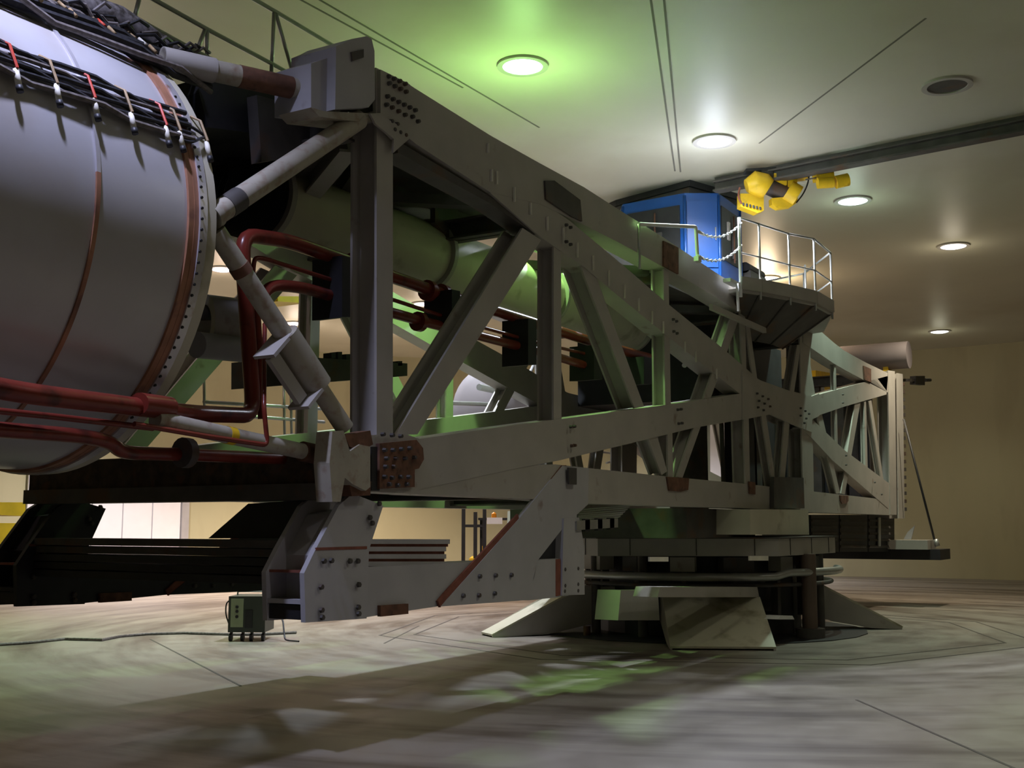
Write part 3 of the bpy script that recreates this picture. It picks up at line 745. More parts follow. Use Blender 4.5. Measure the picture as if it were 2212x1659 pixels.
for k in range(12):
    a = math.radians(100 + k * 24); c = HUB + Vector((math.cos(a), math.sin(a), 0)) * 1.75
    s_ = Vector((-math.sin(a), math.cos(a), 0)); d = Vector((math.cos(a), math.sin(a), 0))
    MB().obox(c + Vector((0, 0, 1.02)), d * .12, s_ * (.12 + .05 * (k % 3)), Vector((0, 0, .10))).build('roller_box', DARK if k % 2 else STEEL, PE)
    MB().obox(c + Vector((0, 0, .62)) - d * .1, d * .06, s_ * .03, Vector((0, 0, .35))).build('rib', DARK, PE)
# ring pipes
pts = [HUB + Vector((2.12 * math.cos(math.radians(a)), 2.12 * math.sin(math.radians(a)), .86 + (.05 if a > 235 else 0))) for a in range(130, 300, 6)]
MB().tube(pts, .055, 12).build('ring_pipe', GALV, PE, 'shiny pipe bent round the pedestal')
pts = [HUB + Vector((2.0 * math.cos(math.radians(a)), 2.0 * math.sin(math.radians(a)), .74)) for a in range(130, 330, 6)]
MB().tube(pts, .03, 8).build('ring_pipe', DARK, PE)
p = PY(1752, 1345, 5.0)
for (x, yb, yt, r, Y) in ((1750, 1350, 1206, .105, 4.85),):
    B = PY(x, yb, Y); T = PY(x, yt, Y)
    MB().tube([Vector((B.x, B.y, .12)), Vector((B.x, B.y, 1.16))], r, 20).build('column', mat('brown column paint', (0.13, 0.09, 0.07), .6), PE, 'brown steel column')
    MB().tube([Vector((B.x, B.y, 0)), Vector((B.x, B.y, .14))], r * 1.9, 20).build('column_base', DARK, PE)
for a in (150, 178, 262, 275, 330, 30, 90):
    c = HUB + Vector((1.85 * math.cos(math.radians(a)), 1.85 * math.sin(math.radians(a)), 0))
    MB().tube([c, c + Vector((0, 0, 1.16))], .07, 14).build('column', DARK, PE)
for a in (222, 250):
    pass
# feet: sloping wedges (radial profile), top plate light
FEET = [(207.5, 3.18, 1.32, 1.95, .56), (143.5, 3.45, .42, 2.1, .64), (300.5, 3.05, .42, 1.75, .70), (30, 3.2, 1.1, 2.0, .62), (85, 3.2, 1.1, 2.0, .62)]
for i, (a, r1, wd, r0, h) in enumerate(FEET):
    a = math.radians(a); d = Vector((math.cos(a), math.sin(a), 0)); s_ = Vector((-d.y, d.x, 0)) * wd / 2
    f = thing  # feet are parts
    prof = [(r1, 0), (r1, .03), (r0, h), (1.4, h), (1.4, h - .35), (2.0, .12), (2.6, .02)]
    mb = MB()
    for sg in (-1, 1):
        mb.prism([HUB + d * r + Vector((0, 0, z)) + s_ * sg for r, z in prof], -s_ * sg / wd * .06)
    o = mb.build('foot_side', STEEL, PE)
    nrm = Vector((d.x * (h - .03), d.y * (h - .03), (r1 - r0))).normalized()
    A = HUB + d * r1 + Vector((0, 0, .02)); B = HUB + d * r0 + Vector((0, 0, h))
    MB().prism([A - s_, A + s_, B + s_, B - s_], nrm * .03).build('foot_plate', CREAM, PE, 'pale sloping foot plate')
    r2_ = 1.78 if i == 0 else 1.4
    MB().obox((B + HUB + d * r2_ + Vector((0, 0, h))) / 2 + Vector((0, 0, .015)), d * (r0 - r2_) / 2, s_, Vector((0, 0, .015))).build('foot_top', STEEL, PE)
    MB().obox(HUB + d * 1.75 + Vector((0, 0, h - .12)), d * .04, s_ * .92, Vector((0, 0, .12))).build('foot_collar', STEEL, PE)
for (x0, x1, y0, y1, Y, m) in ((1335, 1425, 1275, 1340, 5.9, STEEL), (1660, 1725, 1250, 1320, 5.4, DARK), (1420, 1640, 1268, 1290, 5.35, STEEL), (1680, 1716, 1330, 1338, 4.9, WHITEM)):
    P = [PY(x0 + 6, y0, Y), PY(x1 - 4, y0, Y), PY(x1, y1, Y), PY(x0, y1, Y)]
    MB().prism(P, (0, .3, 0)).build('casing', m, PE)
for (x0, y0, x1, y1) in ((1660, 1262, 1690, 1330), (1640, 1250, 1700, 1275)):
    MB().tube([PY(x0, y0, 5.5), PY(x1, y1, 5.5)], .05, 8).build('brace', DARK, PE)
for (x, y) in ((1268, 1362),):
    p = PZ(x, y + 12, 0); MB().tube([p, p + Vector((0, 0, .14))], .05, 12).build('jack', RUST, PE, 'brown jack')

# green-lit slatted grille under the bottom chord
GR = thing('slatted_grille', 'slatted metal grille under the bottom chord beside the near support frame', 'grille', PY(1300, 1130, 5.5))
A = PY(1256, 1100, 5.5); B = PY(1366, 1091, 5.5); Cc = PY(1335, 1122, 5.15); Dd = PY(1246, 1127, 5.15)
for k in range(7):
    f = k / 6
    a = A.lerp(Dd, f); b = B.lerp(Cc, f)
    MB().prism([a, b, b + Vector((0, .03, -.012)), a + Vector((0, .03, -.012))], (0, 0, .01)).build('slat', GALV, GR)
for k in range(3):
    a = Dd.lerp(Cc, .25 + k * .3); MB().box(a - Vector((.05, .0, .10)), a + Vector((.05, .04, 0.02))).build('bracket', BLACK, GR)
MB().prism([Dd, Cc, Cc + Vector((0, 0, -.08)), Dd + Vector((0, 0, -.08))], (0, .02, 0)).build('mesh_panel', GALV, GR)

# ---------------------------------------------------------------- booth on the axis
BO = thing('control_booth', 'blue octagonal steel booth with black roof touching the ceiling at the pivot', 'booth', (HUB.x, HUB.y, 4.6))
BC_ = HUB + Vector((.35, .25, 0))
rot = 203
BP = [Vector((16.36, 7.72, 0)), Vector((16.28, 6.63, 0)), Vector((16.55, 6.18, 0)), Vector((17.55, 6.2, 0)), Vector((18.1, 6.9, 0)), Vector((17.9, 7.8, 0)), Vector((17.1, 8.2, 0))]
BC_ = Vector((17.2, 7.1, 0))
MB().prism([p + Vector((0, 0, 4.55)) for p in BP], (0, 0, 2.1)).build('cabinet', BLUE, BO)
RP_ = [PZ(1330, 432, CEIL), PZ(1490, 388, CEIL), PZ(1602, 420, CEIL), Vector((18.4, 6.6, CEIL)), Vector((18.3, 8.3, CEIL)), Vector((17.3, 8.8, CEIL))]
MB().prism([Vector((p.x, p.y, CEIL - .1)) for p in RP_], (0, 0, .098)).build('roof_collar', BLACK, BO)
MB().prism([BC_ + (Vector((p.x, p.y, 0)) - BC_) * .93 + Vector((0, 0, 6.65)) for p in RP_], (0, 0, .15)).build('roof', DARK, BO)
for k in range(7):
    p0 = BP[k]; p1 = BP[(k + 1) % 7]
    mid = (p0 + p1) / 2; s_ = (p1 - p0).normalized(); d = Vector((s_.y, -s_.x, 0)); d = d if d.dot(mid - BC_) > 0 else -d
    hw = (p1 - p0).length / 2 - .03
    MB().tube([p0 + Vector((0, 0, 4.56)), p0 + Vector((0, 0, 6.61))], .025, 8).build('corner_post', BLUE, BO)
    if k in (1,):   # door leaves
        dlf = MB().obox(mid + d * .012 + Vector((0, 0, 6.0)), s_ * hw, d * .012, Vector((0, 0, .52))).build('door', BLUE, BO)
        MB().obox(mid + d * .012 + Vector((0, 0, 5.0)), s_ * hw, d * .012, Vector((0, 0, .38))).build('door', BLUE, BO)
        MB().tube([mid + d * .04 + s_ * .2 + Vector((0, 0, 5.9)), mid + d * .04 + s_ * .2 + Vector((0, 0, 6.1))], .01, 6).build('handle', GALV, dlf)
    elif k in (0, 2):   # open bays with gear
        MB().obox(mid + d * .006 + Vector((0, 0, 6.05)), s_ * hw * .9, d * .012, Vector((0, 0, .42))).build('open_bay', BLACK, BO, 'black open bay')
        MB().obox(mid + d * .03 - s_ * .16 + Vector((0, 0, 6.12)), s_ * .04, d * .02, Vector((0, 0, .14))).build('junction_box', STEEL, BO)
        MB().obox(mid + d * .03 + s_ * .1 + Vector((0, 0, 5.9)), s_ * .06, d * .02, Vector((0, 0, .18))).build('junction_box', DARK, BO)
        MB().tube([mid + d * .05 + s_ * .05 + Vector((0, 0, 5.65)), mid + d * .05 + s_ * .05 + Vector((0, 0, 6.4))], .015, 6).build('conduit', RUST, BO)
MB().tube([BC_ + Vector((-.3, -.2, 1.4)), BC_ + Vector((-.3, -.2, 4.6))], .3, 24).build('slip_ring_column', DARK, BO, 'dark central column below the booth')

# ---------------------------------------------------------------- platform with railing and chains
PL = thing('walkway_platform', 'octagonal steel walkway platform with galvanised railing round the booth', 'platform', (16.2, 6.4, 4.2))
ZD = 4.62
edge = [PZ(1600, 622, ZD), PZ(1643, 628, ZD), PZ(1707, 640, ZD), PZ(1762, 652, ZD), PZ(1798, 672, ZD)]
edge = [Vector((p.x, p.y, ZD)) for p in edge]; UPK = Vector((0, 0, .15))
deck = edge + [Vector((17.9, 5.0, ZD)), Vector((18.6, 6.8, ZD)), Vector((18.2, 8.6, ZD)), Vector((14.6, 8.8, ZD))]
MB().prism([p - Vector((0, 0, .05)) for p in deck], (0, 0, .05)).build('deck', STEEL, PL)
for a, b in zip(edge[:-1], edge[1:]):
    d = (b - a).normalized()
    MB().prism([a + UPK, b + UPK, b - Vector((0, 0, .02)), a - Vector((0, 0, .02))], Vector((-d.y, d.x, 0)) * -.03).build('kick_plate', STEEL, PL)
cen = Vector((16.6, 6.5, 0))
m = MB()
inner = [Vector((cen.x + (p.x - cen.x) * .62, cen.y + (p.y - cen.y) * .62, ZD - .48)) for p in edge]
top = [p - Vector((0, 0, .02)) for p in edge]
for i in range(len(edge) - 1):
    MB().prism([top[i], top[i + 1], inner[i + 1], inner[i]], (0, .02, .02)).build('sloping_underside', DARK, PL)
for i in range(len(edge)):
    MB().tube([top[i], inner[i]], .02, 6).build('bracket_arm', DARK, PL)
RB = edge[:] + [Vector((17.7, 5.0, ZD))]
tops = []
RAILPX = [(1602, 470), (1643, 484), (1707, 505), (1762, 516), (1797, 546)]
for i, p in enumerate(edge):
    D = (p - CAM).dot(Vector((math.cos(HEAD), math.sin(HEAD), 0)))
    z = PD(*RAILPX[i], D).z
    tp = Vector((p.x, p.y, z)); tops.append(tp)
    MB().tube([p + Vector((0, 0, -.12)), tp], .022 if i == 0 else .016, 8).build('railing_post', WHITEM if i == 0 else GALV, PL)
back = [Vector((17.6, 5.2, ZD)), Vector((17.9, 6.0, ZD)), Vector((17.0, 5.0, ZD))]
b_t = [Vector((p.x, p.y, ZD + .85)) for p in back]
for p, q in zip(back, b_t): MB().tube([p, q], .016, 8).build('railing_post', GALV, PL)
path = tops + [b_t[0], b_t[1]]
for a, b in zip(path[:-1], path[1:]):
    MB().tube([a, b], .015, 8).build('top_rail', GALV, PL)
mids = [a.lerp(b, .5) for a, b in zip(edge, tops)] + [back[0] + Vector((0, 0, .42)), back[1] + Vector((0, 0, .42))]
for a, b in zip(mids[:-1], mids[1:]):
    MB().tube([a, b], .012, 8).build('middle_rail', GALV, PL)
# white rail and gate opening
Yg = edge[0].y
g = [PY(1380, 484, Yg + .1), PY(1503, 490, Yg), PY(1507, 560, Yg)]
MB().tube(g, .022, 10, .04).build('handrail', WHITEM, PL, 'white handrail bent down at the opening')
MB().tube([g[0], g[0] - Vector((0, 0, .5))], .018, 8).build('railing_post', GALV, PL)
MB().box(g[2] - Vector((.05, .03, .03)), g[2] + Vector((.05, .03, .03))).build('rail_socket', WHITEM, PL)
q = PY(1592, 612, Yg)
MB().tube([q, PY(1595, 672, Yg)], .02, 8).build('railing_post', WHITEM, PL)
MB().box(PY(1578, 600, Yg), PY(1606, 622, Yg) + Vector((0, .1, 0))).build('rail_socket', WHITEM, PL)
MB().box((13.2, Yg - .0, ZD - .45), (15.2, Yg + .05, ZD - .38)).build('toe_board', STEEL, PL)
for (x0, y0, x1, y1, sag) in ((1508, 500, 1601, 482, .12), (1508, 553, 1601, 530, .12)):
    a = PY(x0, y0, Yg - .02); b = PY(x1, y1, Yg - .02); nl = 22; pts = []
    for k in range(nl + 1):
        t_ = k / nl; p = a.lerp(b, t_); p.z -= sag * 4 * t_ * (1 - t_) * (1 if True else 0); pts.append(p)
    ch = MB()
    for k in range(nl):
        c = (pts[k] + pts[k + 1]) / 2; d = (pts[k + 1] - pts[k]); u = d.normalized(); L_ = d.length * .72
        v = Vector((0, 1, 0)) if k % 2 else u.cross(Vector((0, 1, 0))).normalized()
        ring = [c + u * math.cos(a_) * L_ + v * math.sin(a_) * .016 for a_ in [i * math.pi / 4 for i in range(9)]]
        ch.tube(ring, .0055, 5, cap=False)
    ch.build('chain', WHITEM, PL, 'white hanging barrier chain')
    MB().tube([a, pts[2]], .02, 8).build('chain_hook', WHITEM, PL)
# small equipment on the platform
MB().box((12.4, 5.65, 4.55), (14.9, 8.0, 4.60)).build('deck_extension', DARK, PL, 'dark floor strip under the booth')
MC = thing('drive_machinery', 'dark drive housing and vertical racks inside the arm below the booth', 'machinery', (17.4, 6.8, 1.85))
MB().box((15.5, 5.95, 3.35), (18.7, 8.1, 4.45)).build('housing', BLACK, MC)
MB().box((15.9, 5.85, 3.1), (16.5, 6.2, 4.3)).build('housing_rib', DARK, MC)
for k in range(6):
    x = 17.7 + k * .52
    MB().box((x, 6.25, 1.9), (x + .42, 6.6, 3.35)).build('rack', DARK if k % 2 else BLACK, MC)
for k in range(3):
    MB().tube([Vector((15.7 + k * .9, 5.9, 3.5)), Vector((15.75 + k * .9, 5.9, 1.95))], .035, 8).build('riser_pipe', RUST if k == 1 else DARK, MC)
EQ = thing('motor_housing', 'dark motor housing with green reflections standing behind the platform rail', 'motor', PY(1622, 610, 6.0))
a = PY(1608, 566, 6.2); b = PY(1638, 606, 6.2)
MB().tube([Vector((a.x, 6.2, (a.z + b.z) / 2)), Vector((b.x + .1, 6.2, (a.z + b.z) / 2))], (a.z - b.z) / 2, 16).build('casing', BLACK, EQ)
MB().box((a.x, 6.1, ZD), (b.x + .1, 6.35, b.z + .04)).build('foot', DARK, EQ)
# white tubes standing in for a pinkish highlight below the platform
WC = thing('highlight_tube', 'white tubes standing in for a pink highlight below the platform opening', 'pipe', PY(1515, 730, 6.2))
MB().tube([PY(1521, 682, 6.2), PY(1512, 728, 6.2), PY(1478, 790, 6.2)], .035, 10).build('pipe_run', WHITEM, WC)
MB().tube([PY(1532, 712, 6.2), PY(1526, 742, 6.2)], .018, 10).build('pipe_run', WHITEM, WC)
MB().prism([PY(1510, 655, 6.2), PY(1536, 655, 6.2), PY(1532, 668, 6.2), PY(1512, 666, 6.2)], (0, .1, 0)).build('lug', WHITEM, WC)
MB().prism([PY(1446, 648, 6.15), PY(1512, 656, 6.15), PY(1512, 662, 6.15), PY(1446, 656, 6.15)], (0, .2, 0)).build('shelf', GALV, WC)

# ---------------------------------------------------------------- monorail and hoist
A = PZ(2250, 258, 6.78); B = PZ(1545, 398, 6.78)
d = (B - A).normalized(); s_ = Vector((-d.y, d.x, 0))
MR = thing('monorail_beam', 'long grey overhead monorail beam crossing the ceiling towards the booth', 'beam', (A + B) / 2)
L_ = (B - A).length / 2; mid = (A + B) / 2
MB().obox(mid + Vector((0, 0, .02)), d * L_, s_ * .09, Vector((0, 0, .012))).build('top_flange', DARK, MR)
MB().obox(mid - Vector((0, 0, .0)), d * L_, s_ * .012, Vector((0, 0, .10))).build('web', DARK, MR)
MB().obox(mid - Vector((0, 0, .12)), d * L_, s_ * .09, Vector((0, 0, .014))).build('bottom_flange', DARK, MR)
HO = thing('electric_hoist', 'yellow electric hoist with a grey drum hanging from the monorail', 'hoist', PZ(1665, 400, 6.4))


def onrail(px, dz=0.0):
    r = ray(px, 380)   # vertical plane through pixel column meets the rail line
    best = min((A.lerp(B, k / 400) for k in range(401)), key=lambda p: abs((p - CAM).dot(RT) / (p - CAM).dot(FW) * FPX + CX - px))
    return Vector((best.x, best.y, 6.66 + dz))


p0 = onrail(1625); p1 = onrail(1720); p2 = onrail(1835)
DH = (p0 - CAM).dot(Vector((math.cos(HEAD), math.sin(HEAD), 0)))
def H(x, y, o=0.0): return PD(x, y, DH - .25 + o)
MB().tube([H(1612, 402), H(1630, 397), H(1650, 402), H(1660, 408)], [.1, .19, .19, .15], 20).build('motor', YELL, HO, 'yellow rounded motor')
MB().tube([H(1655, 400, .1), H(1708, 425, .1)], .13, 18).build('rope_drum', DARK, HO, 'dark grey rope drum')
MB().tube([H(1700, 412, .05), H(1722, 425, .05)], .17, 18).build('gearbox', YELL, HO)
MB().prism([H(1600, 418), H(1620, 418), H(1650, 424), H(1650, 455), H(1636, 460), H(1600, 446)], Vector((.12, .1, 0))).build('hook_block', YELL, HO)
for k in range(6):
    c = H(1606 + k * 7.2, 441 + k * 1.8, -.02); MB().box(c - Vector((.012, .012, .02)), c + Vector((.012, .012, .02))).build('slot', BLACK, HO)
MB().prism([H(1667, 428), H(1700, 425), H(1722, 418), H(1724, 436), H(1710, 446), H(1682, 450), H(1668, 442)], Vector((.1, .08, 0))).build('lower_casing', YELL, HO)
for (xa_, xb_, y0, y1, m) in ((1672, 1700, 374, 402, YELL), (1702, 1722, 376, 408, YELL), (1724, 1750, 374, 384, YELL), (1645, 1670, 366, 402, DARK), (1690, 1706, 360, 378, BLACK), (1612, 1760, 360, 368, BLACK)):
    MB().prism([H(xa_, y0 + (0 if m != BLACK else 4)), H(xb_, y0 - (0 if m != BLACK else 4)), H(xb_, y1 - 2), H(xa_, y1 + 2)], Vector((.15, .1, 0))).build('frame_plate', m, HO)
MB().tube([H(1748, 372), H(1746, 395), H(1735, 420), H(1720, 438)], .012, 6, .1).build('cable', CABLE, HO)
MB().tube([H(1598, 405), H(1594, 425), H(1602, 440)], .015, 6, .1).build('cable', REDLINE, HO)
HT = thing('hoist_trolley', 'yellow hoist trolley with a small round motor to the right of the hoist', 'hoist', PZ(1800, 370, 6.4))
MB().prism([H(1762, 366, -.3), H(1800, 362, -.3), H(1803, 382, -.3), H(1764, 388, -.3)], Vector((.15, .1, 0))).build('body', YELL, HT)
MB().tube([H(1766, 396, -.3), H(1800, 394, -.3)], .08, 16).build('gearbox', YELL, HT)
MB().tube([H(1805, 394, -.3), H(1832, 388, -.3)], .095, 18).build('motor', YELL, HT)
MB().prism([H(1768, 356, -.3), H(1804, 350, -.3), H(1806, 362, -.3), H(1768, 366, -.3)], Vector((.15, .1, 0))).build('wheel_bracket', BLACK, HT)
MB().tube([H(1740, 388, -.2), H(1764, 384, -.3)], .012, 6).build('tow_bar', DARK, HT)

# ---------------------------------------------------------------- handrail on top of the arm, left
HR = thing('top_handrail', 'thin grey handrail on top of the arm behind the cable mat', 'handrail', PY(590, 150, 7.0))
MB().tube([PY(520, -18, 7.0), PY(600, 28, 7.0), PY(728, 104, 7.0)], .02, 8).build('top_rail', GALV, HR)
MB().tube([PY(320, -8, 7.0), PY(445, 62, 7.0), PY(591, 140, 7.0), PY(672, 185, 7.0)], .02, 8).build('middle_rail', GALV, HR)
MB().tube([PY(245, 12, 7.0), PY(330, 60, 7.0), PY(425, 112, 7.0), PY(700, 250, 7.0)], .02, 8).build('lower_rail', GALV, HR)
for a, b in (((592, 28), (586, 160)), ((596, 30), (633, 160)), ((447, 62), (447, 125)), ((443, 64), (424, 112)), ((300, 0), (290, 40))):
    MB().tube([PY(*a, 7.0), PY(*b, 7.0)], .018, 8).build('railing_post', GALV, HR)

# ---------------------------------------------------------------- right end: louvre cabinets, tray, tank
LC = thing('louvred_cabinet', 'dark louvred cabinets hung under the right end of the arm', 'cabinet', PY(1840, 1190, 5.4))
for k, (x0, x1) in enumerate(((1752, 1812), (1814, 1874), (1876, 1932))):
    P = [PY(x0, 1112, 5.4), PY(x1, 1112, 5.4), PY(x1, 1192, 5.4), PY(x0, 1192, 5.4)]
    cbd = MB().prism(P, (0, .8, 0)).build('cabinet_body', BLACK, LC)
    for j in range(5):
        y = 1122 + j * 14
        MB().prism([PY(x0 + 3, y, 5.38), PY(x1 - 3, y, 5.38), PY(x1 - 3, y + 5, 5.36), PY(x0 + 3, y + 5, 5.36)], (0, .03, 0)).build('louvre', DARK, cbd)
MB().prism([PY(1898, 1118, 5.36), PY(1903, 1118, 5.36), PY(1903, 1180, 5.36), PY(1898, 1180, 5.36)], (0, .02, 0)).build('edge_trim', GALV, LC)
TY = thing('counterweight_tray', 'black hanging tray beam with a grey block beyond the right end of the arm', 'tray', (24, 5.5, .95))
z0 = PX(2000, 1208, 24.0).z; z1 = PX(2030, 1186, 24.0).z
yR = PX(2042, 1195, 24.0).y
MB().box((23.5, yR, z0), (24.5, 9.0, z1)).build('tray_beam', BLACK, TY)
MB().box((23.3, PX(2020, 1180, 24).y, z1), (24.1, PX(1935, 1180, 24).y, PX(1960, 1166, 24).z)).build('weight_block', STEEL, TY)
MB().tube([PX(1952, 905, 23.6), PX(2020, 1172, 23.6)], .022, 8).build('stay_cable', BLACK, TY, 'black stay cable')
MB().tube([PX(2021, 1165, 23.6), PX(2025, 1180, 23.6)], .05, 8).build('shackle', GALV, TY)
MB().prism([PX(1952, 1165, 23.7), PX(1960, 1150, 23.7), PX(1976, 1135, 23.7), PX(1968, 1165, 23.7)], (.04, 0, 0)).build('lug', STEEL2, TY)
TK = thing('pale_tank', 'pale lilac horizontal tank behind the right end of the top chord', 'tank', (24.3, 6.5, 4.6))
zt = PX(1900, 742, 24.3).z; zb = PX(1900, 800, 24.3).z
MB().tube([Vector((24.3, PX(1964, 770, 24.3).y, (zt + zb) / 2)), Vector((24.3, 6.6, (zt + zb) / 2))], (zt - zb) / 2, 28).build('shell', LILAC, TK)
for y in (5.5, 6.4): MB().box((24.15, y - .05, 4.3), (24.45, y + .05, (zt + zb) / 2 - .15)).build('saddle', YELL if y < 6 else DARK, TK)
CM = thing('camera_box', 'small black camera box on a bracket at the far right end of the arm', 'camera', PY(1990, 826, 5.2))
MB().prism([PY(1978, 812, 5.2), PY(1998, 812, 5.2), PY(1998, 832, 5.2), PY(1978, 830, 5.2)], (0, .12, 0)).build('body', BLACK, CM)
MB().tube([PY(1998, 821, 5.25), PY(2009, 821, 5.25)], .04, 10).build('lens', BLACK, CM)
MB().prism([PY(1950, 818, 5.22), PY(1980, 818, 5.22), PY(1980, 824, 5.22), PY(1950, 824, 5.22)], (0, .06, 0)).build('bracket', DARK, CM)

CW = thing('counterweight_stack', 'dark upright counterweight slabs closing the right end of the arm', 'counterweight', (23.0, 6.8, 1.95))
for k in range(11):
    y = 5.55 + k * .235
    MB().box((22.75 + .1 * (k % 2), y, 1.95), (23.15, y + .2, 4.35 - (.3 if k % 4 == 3 else 0))).build('slab', DARK if k % 3 else BLACK, CW)
for k in range(7):
    p = PY(1250, 480, NY)
tk = None
for (x, y, h_) in [(1054, 310, 20), (1062, 366, 26), (1073, 370, 28), (1111, 404, 32), (1146, 438, 26), (1182, 468, 30), (1217, 492, 34), (1247, 524, 32), (1281, 552, 32), (1315, 584, 34), (1349, 614, 30), (1380, 644, 28), (1409, 672, 28), (1433, 694, 26), (1480, 738, 24), (1503, 758, 24), (1548, 796, 22)]:
    p = PY(x, y, NY - .012); q = PY(x, y + h_, NY - .012)
    MB().box(p - Vector((.006, .01, 0)), q + Vector((.006, .01, 0))).build('tick_strip', SLEEVE, TR)
# ---------------------------------------------------------------- background seen through the arm
def wallpanel(name, x0, x1, y0, y1, m, label, cat):
    P = [PW(x0, y0, RW - .06), PW(x1, y0, RW - .06)]
    zt = P[0].z; zb = max(0, PW(x0, y1, RW - .06).z)
    a = Vector((P[0].x, P[0].y, zb)); b = Vector((P[1].x, P[1].y, zb))
    d = (HUB - a); d.z = 0; d.normalize()
    return a, b, zt, zb, d


a, b, zt, zb, d = wallpanel('door_1', 60, 392, 1000, 1300, DOORW, '', '')
for k in range(5):
    p = a.lerp(b, k / 5 + .004); q = a.lerp(b, (k + 1) / 5 - .004)
    if k == 0: DR1 = struct('door_1', MB().prism([p, q, q + Vector((0, 0, zt - zb)), p + Vector((0, 0, zt - zb))], d * .06), DOORW)
    else: MB().prism([p, q, q + Vector((0, 0, zt - zb)), p + Vector((0, 0, zt - zb))], d * .06).build('door_leaf', DOORW, DR1)
MB().prism([b, b.lerp(a, -.05), b.lerp(a, -.05) + Vector((0, 0, zt - zb)), b + Vector((0, 0, zt - zb))], d * .12).build('door_frame', STEEL2, DR1)
a, b, zt, zb, d = wallpanel('door_2', 1500, 1592, 880, 1300, DOORW, '', '')
DR2 = struct('door_2', MB().prism([a, a.lerp(b, .7), a.lerp(b, .7) + Vector((0, 0, zt - zb)), a + Vector((0, 0, zt - zb))], d * .06), DOORW)
MB().prism([a.lerp(b, .72), b, b + Vector((0, 0, zt - zb)), a.lerp(b, .72) + Vector((0, 0, zt - zb))], d * .05).build('door_leaf', STEEL2, DR2)
# background handrails
BR = thing('background_handrail', 'slim green-lit handrail of a walkway behind the red pipes', 'handrail', PY(1000, 900, 8.9))
for (x0, y0, x1, y1, r) in ((900, 868, 1180, 878, .03), (1035, 836, 1145, 860, .05), (440, 868, 700, 884, .02), (440, 892, 700, 912, .02), (1290, 975, 1362, 985, .02), (1310, 1000, 1362, 985, .02), (1190, 865, 1290, 885, .025)):
    MB().tube([PY(x0, y0, 8.9), PY(x1, y1, 8.9)], r, 8).build('rail', GALV, BR)
for (x, y0, y1) in ((440, 780, 900), (613, 830, 950), (628, 830, 950), (1095, 868, 930), (1105, 868, 930), (1362, 950, 1016), (1190, 780, 850), (1270, 820, 910)):
    MB().tube([PY(x, y0, 8.9), PY(x + 2, y1, 8.9)], .015, 8).build('railing_post', GALV, BR)
BT = thing('grey_tank', 'large smooth grey lilac pod on the far side of the second bay of the arm', 'tank', PY(1090, 900, 9.2))
p = PY(1085, 845, 9.15)
MB().lathe((p.x, p.y, p.z - .3), (math.cos(.3), math.sin(.3), 0), [(-.65, .001), (-.62, .5), (-.5, .64), (.5, .64), (.62, .5), (.65, .001)], 36).build('shell', LILAC, BT)
for k, xx in enumerate((1088, 1118)):
    MB().tube([PY(xx + 42, 775, 8.7), PY(xx, 860, 8.7)], .028, 6).build('ladder_rail', WHITEM, BT)
MB().prism([PY(1128, 812, 8.65), PY(1160, 815, 8.65), PY(1160, 850, 8.65), PY(1124, 848, 8.65)], (0, .2, 0)).build('control_box', DARK, BT)
EQ2 = thing('dark_equipment_deck', 'dark equipment deck with small fittings behind the tall post', 'equipment', PY(750, 800, 7.2))
MB().prism([PY(640, 770, 7.0), PY(880, 785, 7.0), PY(880, 812, 7.0), PY(640, 830, 7.0)], (0, .8, 0)).build('deck_box', DARK, EQ2)
for (x, y, h_) in ((716, 762, 12), (730, 760, 16), (748, 765, 12), (860, 780, 10)):
    MB().prism([PY(x, y, 7.0), PY(x + 9, y, 7.0), PY(x + 9, y + h_, 7.0), PY(x, y + h_, 7.0)], (0, .1, 0)).build('fitting', BLACK, EQ2)
MB().lathe(PY(470, 705, 6.6), (1, -.4, 0), [(-.12, .16), (-.12, .24), (.12, .24), (.12, .16)], 24).build('round_port', STEEL, EQ2, 'grey round port beside the drum rim')
MB().tube([PY(425, 745, 6.4), PY(520, 755, 6.4)], .10, 16).build('pipe_elbow', STEEL2, EQ2)
MB().prism([PY(450, 640, 6.6), PY(516, 655, 6.6), PY(516, 690, 6.6), PY(450, 688, 6.6)], (0, .3, 0)).build('bracket_box', DARK, EQ2)
# yellow crane beams glimpsed
for (x0, x1, y0, y1, Y, lab) in ((-30, 55, 1085, 1115, 14, 'yellow beam edge at the lower left behind the far frame, upper one'), (-30, 40, 1130, 1180, 14, 'yellow beam edge at the lower left behind the far frame, lower one'),
                                (998, 1040, 520, 545, 9.4, 'yellow panel edge glimpsed between duct and second diagonal'), (600, 660, 640, 655, 9.6, 'yellow rim glimpsed above the far ceiling lamp'),
                                (1642, 1716, 822, 842, 9.2, 'yellow lit beam glimpsed above the crossing of the chords'), (1762, 1796, 800, 842, 9.2, 'yellow plate glimpsed right of the green-lit post')):
    o = MB().prism([PY(x0, y0, Y), PY(x1, y0 + (6 if x1 > 900 else 0), Y), PY(x1, y1, Y), PY(x0, y1 - 4, Y)], (0, .5, 0)).build('yellow_beam', YELL)
    tag(o, lab, 'beam', 'yellow beams glimpsed behind the arm')

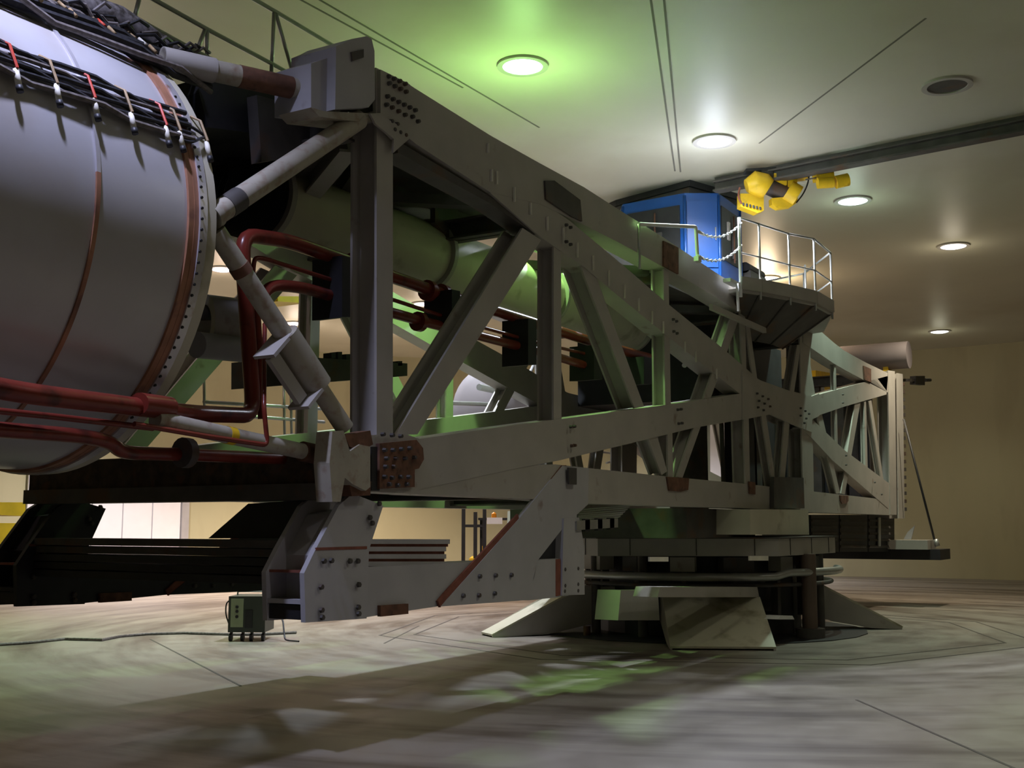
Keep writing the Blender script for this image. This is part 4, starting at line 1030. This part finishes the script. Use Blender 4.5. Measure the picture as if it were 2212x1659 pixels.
# forklift
FK = thing('forklift', 'yellow forklift with dark mast and orange beacon parked behind the near frame', 'forklift', (0, 0, 0))
c0 = PD(1040, 1150, 26.0); c0.z = 0; FK.location = c0; WL[FK.name] = c0
S = lambda x, y, z: c0 + RT * x + Vector((math.cos(HEAD), math.sin(HEAD), 0)) * y + Vector((0, 0, z))
f_ = Vector((math.cos(HEAD), math.sin(HEAD), 0))
for x in (-.38, -.12, .08):
    MB().obox(S(x, -.5, 1.05), RT * .04, f_ * .05, Vector((0, 0, 1.02 if x != -.12 else .8))).build('mast_rail', BLACK, FK)
for z in (.5, 1.55, 2.02): MB().obox(S(-.15, -.5, z), RT * .27, f_ * .04, Vector((0, 0, .03))).build('mast_crossbar', BLACK, FK)
MB().obox(S(.35, .3, .55), RT * .6, f_ * .9, Vector((0, 0, .3))).build('body', YELL, FK)
MB().obox(S(.5, .9, .95), RT * .5, f_ * .3, Vector((0, 0, .15))).build('counterweight', YELL, FK)
MB().obox(S(.42, .1, 1.7), RT * .48, f_ * .6, Vector((0, 0, .025))).build('roof_guard', BLACK, FK)
for x in (.0, .85):
    for y in (-.35, .65): MB().obox(S(x, y, 1.25), RT * .025, f_ * .025, Vector((0, 0, .45))).build('guard_post', BLACK, FK)
MB().obox(S(.45, .2, 1.05), RT * .2, f_ * .2, Vector((0, 0, .2))).build('seat', BLACK, FK)
MB().lathe(S(.28, -.1, 1.72), (0, 0, 1), [(0, .001), (0, .06), (.1, .055), (.14, .001)], 14).build('beacon', ORANGE, FK, 'orange beacon')
MB().obox(S(.3, -.55, 1.66), RT * .17, f_ * .01, Vector((0, 0, .07))).build('number_plate', WHITEM, FK, 'plain white plate')
for x in (-.1, .8):
    for y in (-.2, .9): MB().lathe(S(x, y, .25), RT, [(-.08, .001), (-.08, .25), (.08, .25), (.08, .001)], 20).build('wheel', BLACK, FK)
for x in (-.3, .05): MB().obox(S(x, -1.0, .08), RT * .05, f_ * .5, Vector((0, 0, .02))).build('fork', BLACK, FK)

# welding machine
cw = PZ(535, 1384, 0)
WM = thing('welding_machine', 'small dark green welding machine on casters standing on the floor by the support frame', 'welder', cw)
S2 = lambda x, y, z: cw + RT * x + f_ * y + Vector((0, 0, z))
MB().obox(S2(0, .2, .36), RT * .25, f_ * .3, Vector((0, 0, .24))).build('case', mat('dark green grey enamel', (0.05, 0.06, 0.05), .4), WM)
CPN = MB().obox(S2(-.13, -.105, .38), RT * .085, f_ * .008, Vector((0, 0, .19))).build('control_panel', mat('pale green panel', (0.32, 0.38, 0.24), .5), WM, 'pale green control panel')
for z in (.46, .40, .33): MB().lathe(S2(-.13, -.115, z), -f_, [(0, .001), (0, .022), (.02, .018), (.02, .001)], 12).build('knob', BLACK, CPN)
MB().obox(S2(.03, -.104, .30), RT * .05, f_ * .006, Vector((0, 0, .12))).build('vent', BLACK, WM)
MB().tube([S2(-.2, .2, .60), S2(-.2, .2, .65), S2(.18, .2, .65), S2(.18, .2, .60)], .012, 6, .03).build('handle', GALV, WM)
for x in (-.22, -.06, .06, .22):
    MB().lathe(S2(x, -.05, .05), RT, [(-.02, .001), (-.02, .05), (.02, .05), (.02, .001)], 14).build('caster', BLACK, WM)
    MB().obox(S2(x, -.02, .10), RT * .015, f_ * .03, Vector((0, 0, .03))).build('caster_fork', DARK, WM)
MB().tube([S2(-.25, 0, .55), S2(-.31, 0, .5), S2(-.31, 0, .35), S2(-.26, 0, .22)], .01, 6, .08).build('hose_loop', CABLE, WM)
o = MB().tube([S2(.25, .3, .4), S2(.45, .1, .3), S2(.52, -.1, .05), S2(.55, -.15, .02), S2(.75, -.3, .02)], .012, 8, .1).build('power_cord', CABLE)
tag(o, 'black power cord trailing from the welding machine onto the floor', 'cord')
pts = [PZ(x, y, .02) for x, y in ((-30, 1394), (60, 1388), (140, 1380), (220, 1382), (260, 1374), (320, 1369), (400, 1367), (500, 1370), (560, 1370), (640, 1366))]
o = MB().tube(pts, .02, 8).build('floor_cable', CABLE2)
tag(o, 'long grey cable lying across the floor from the left edge past the welding machine', 'cable')
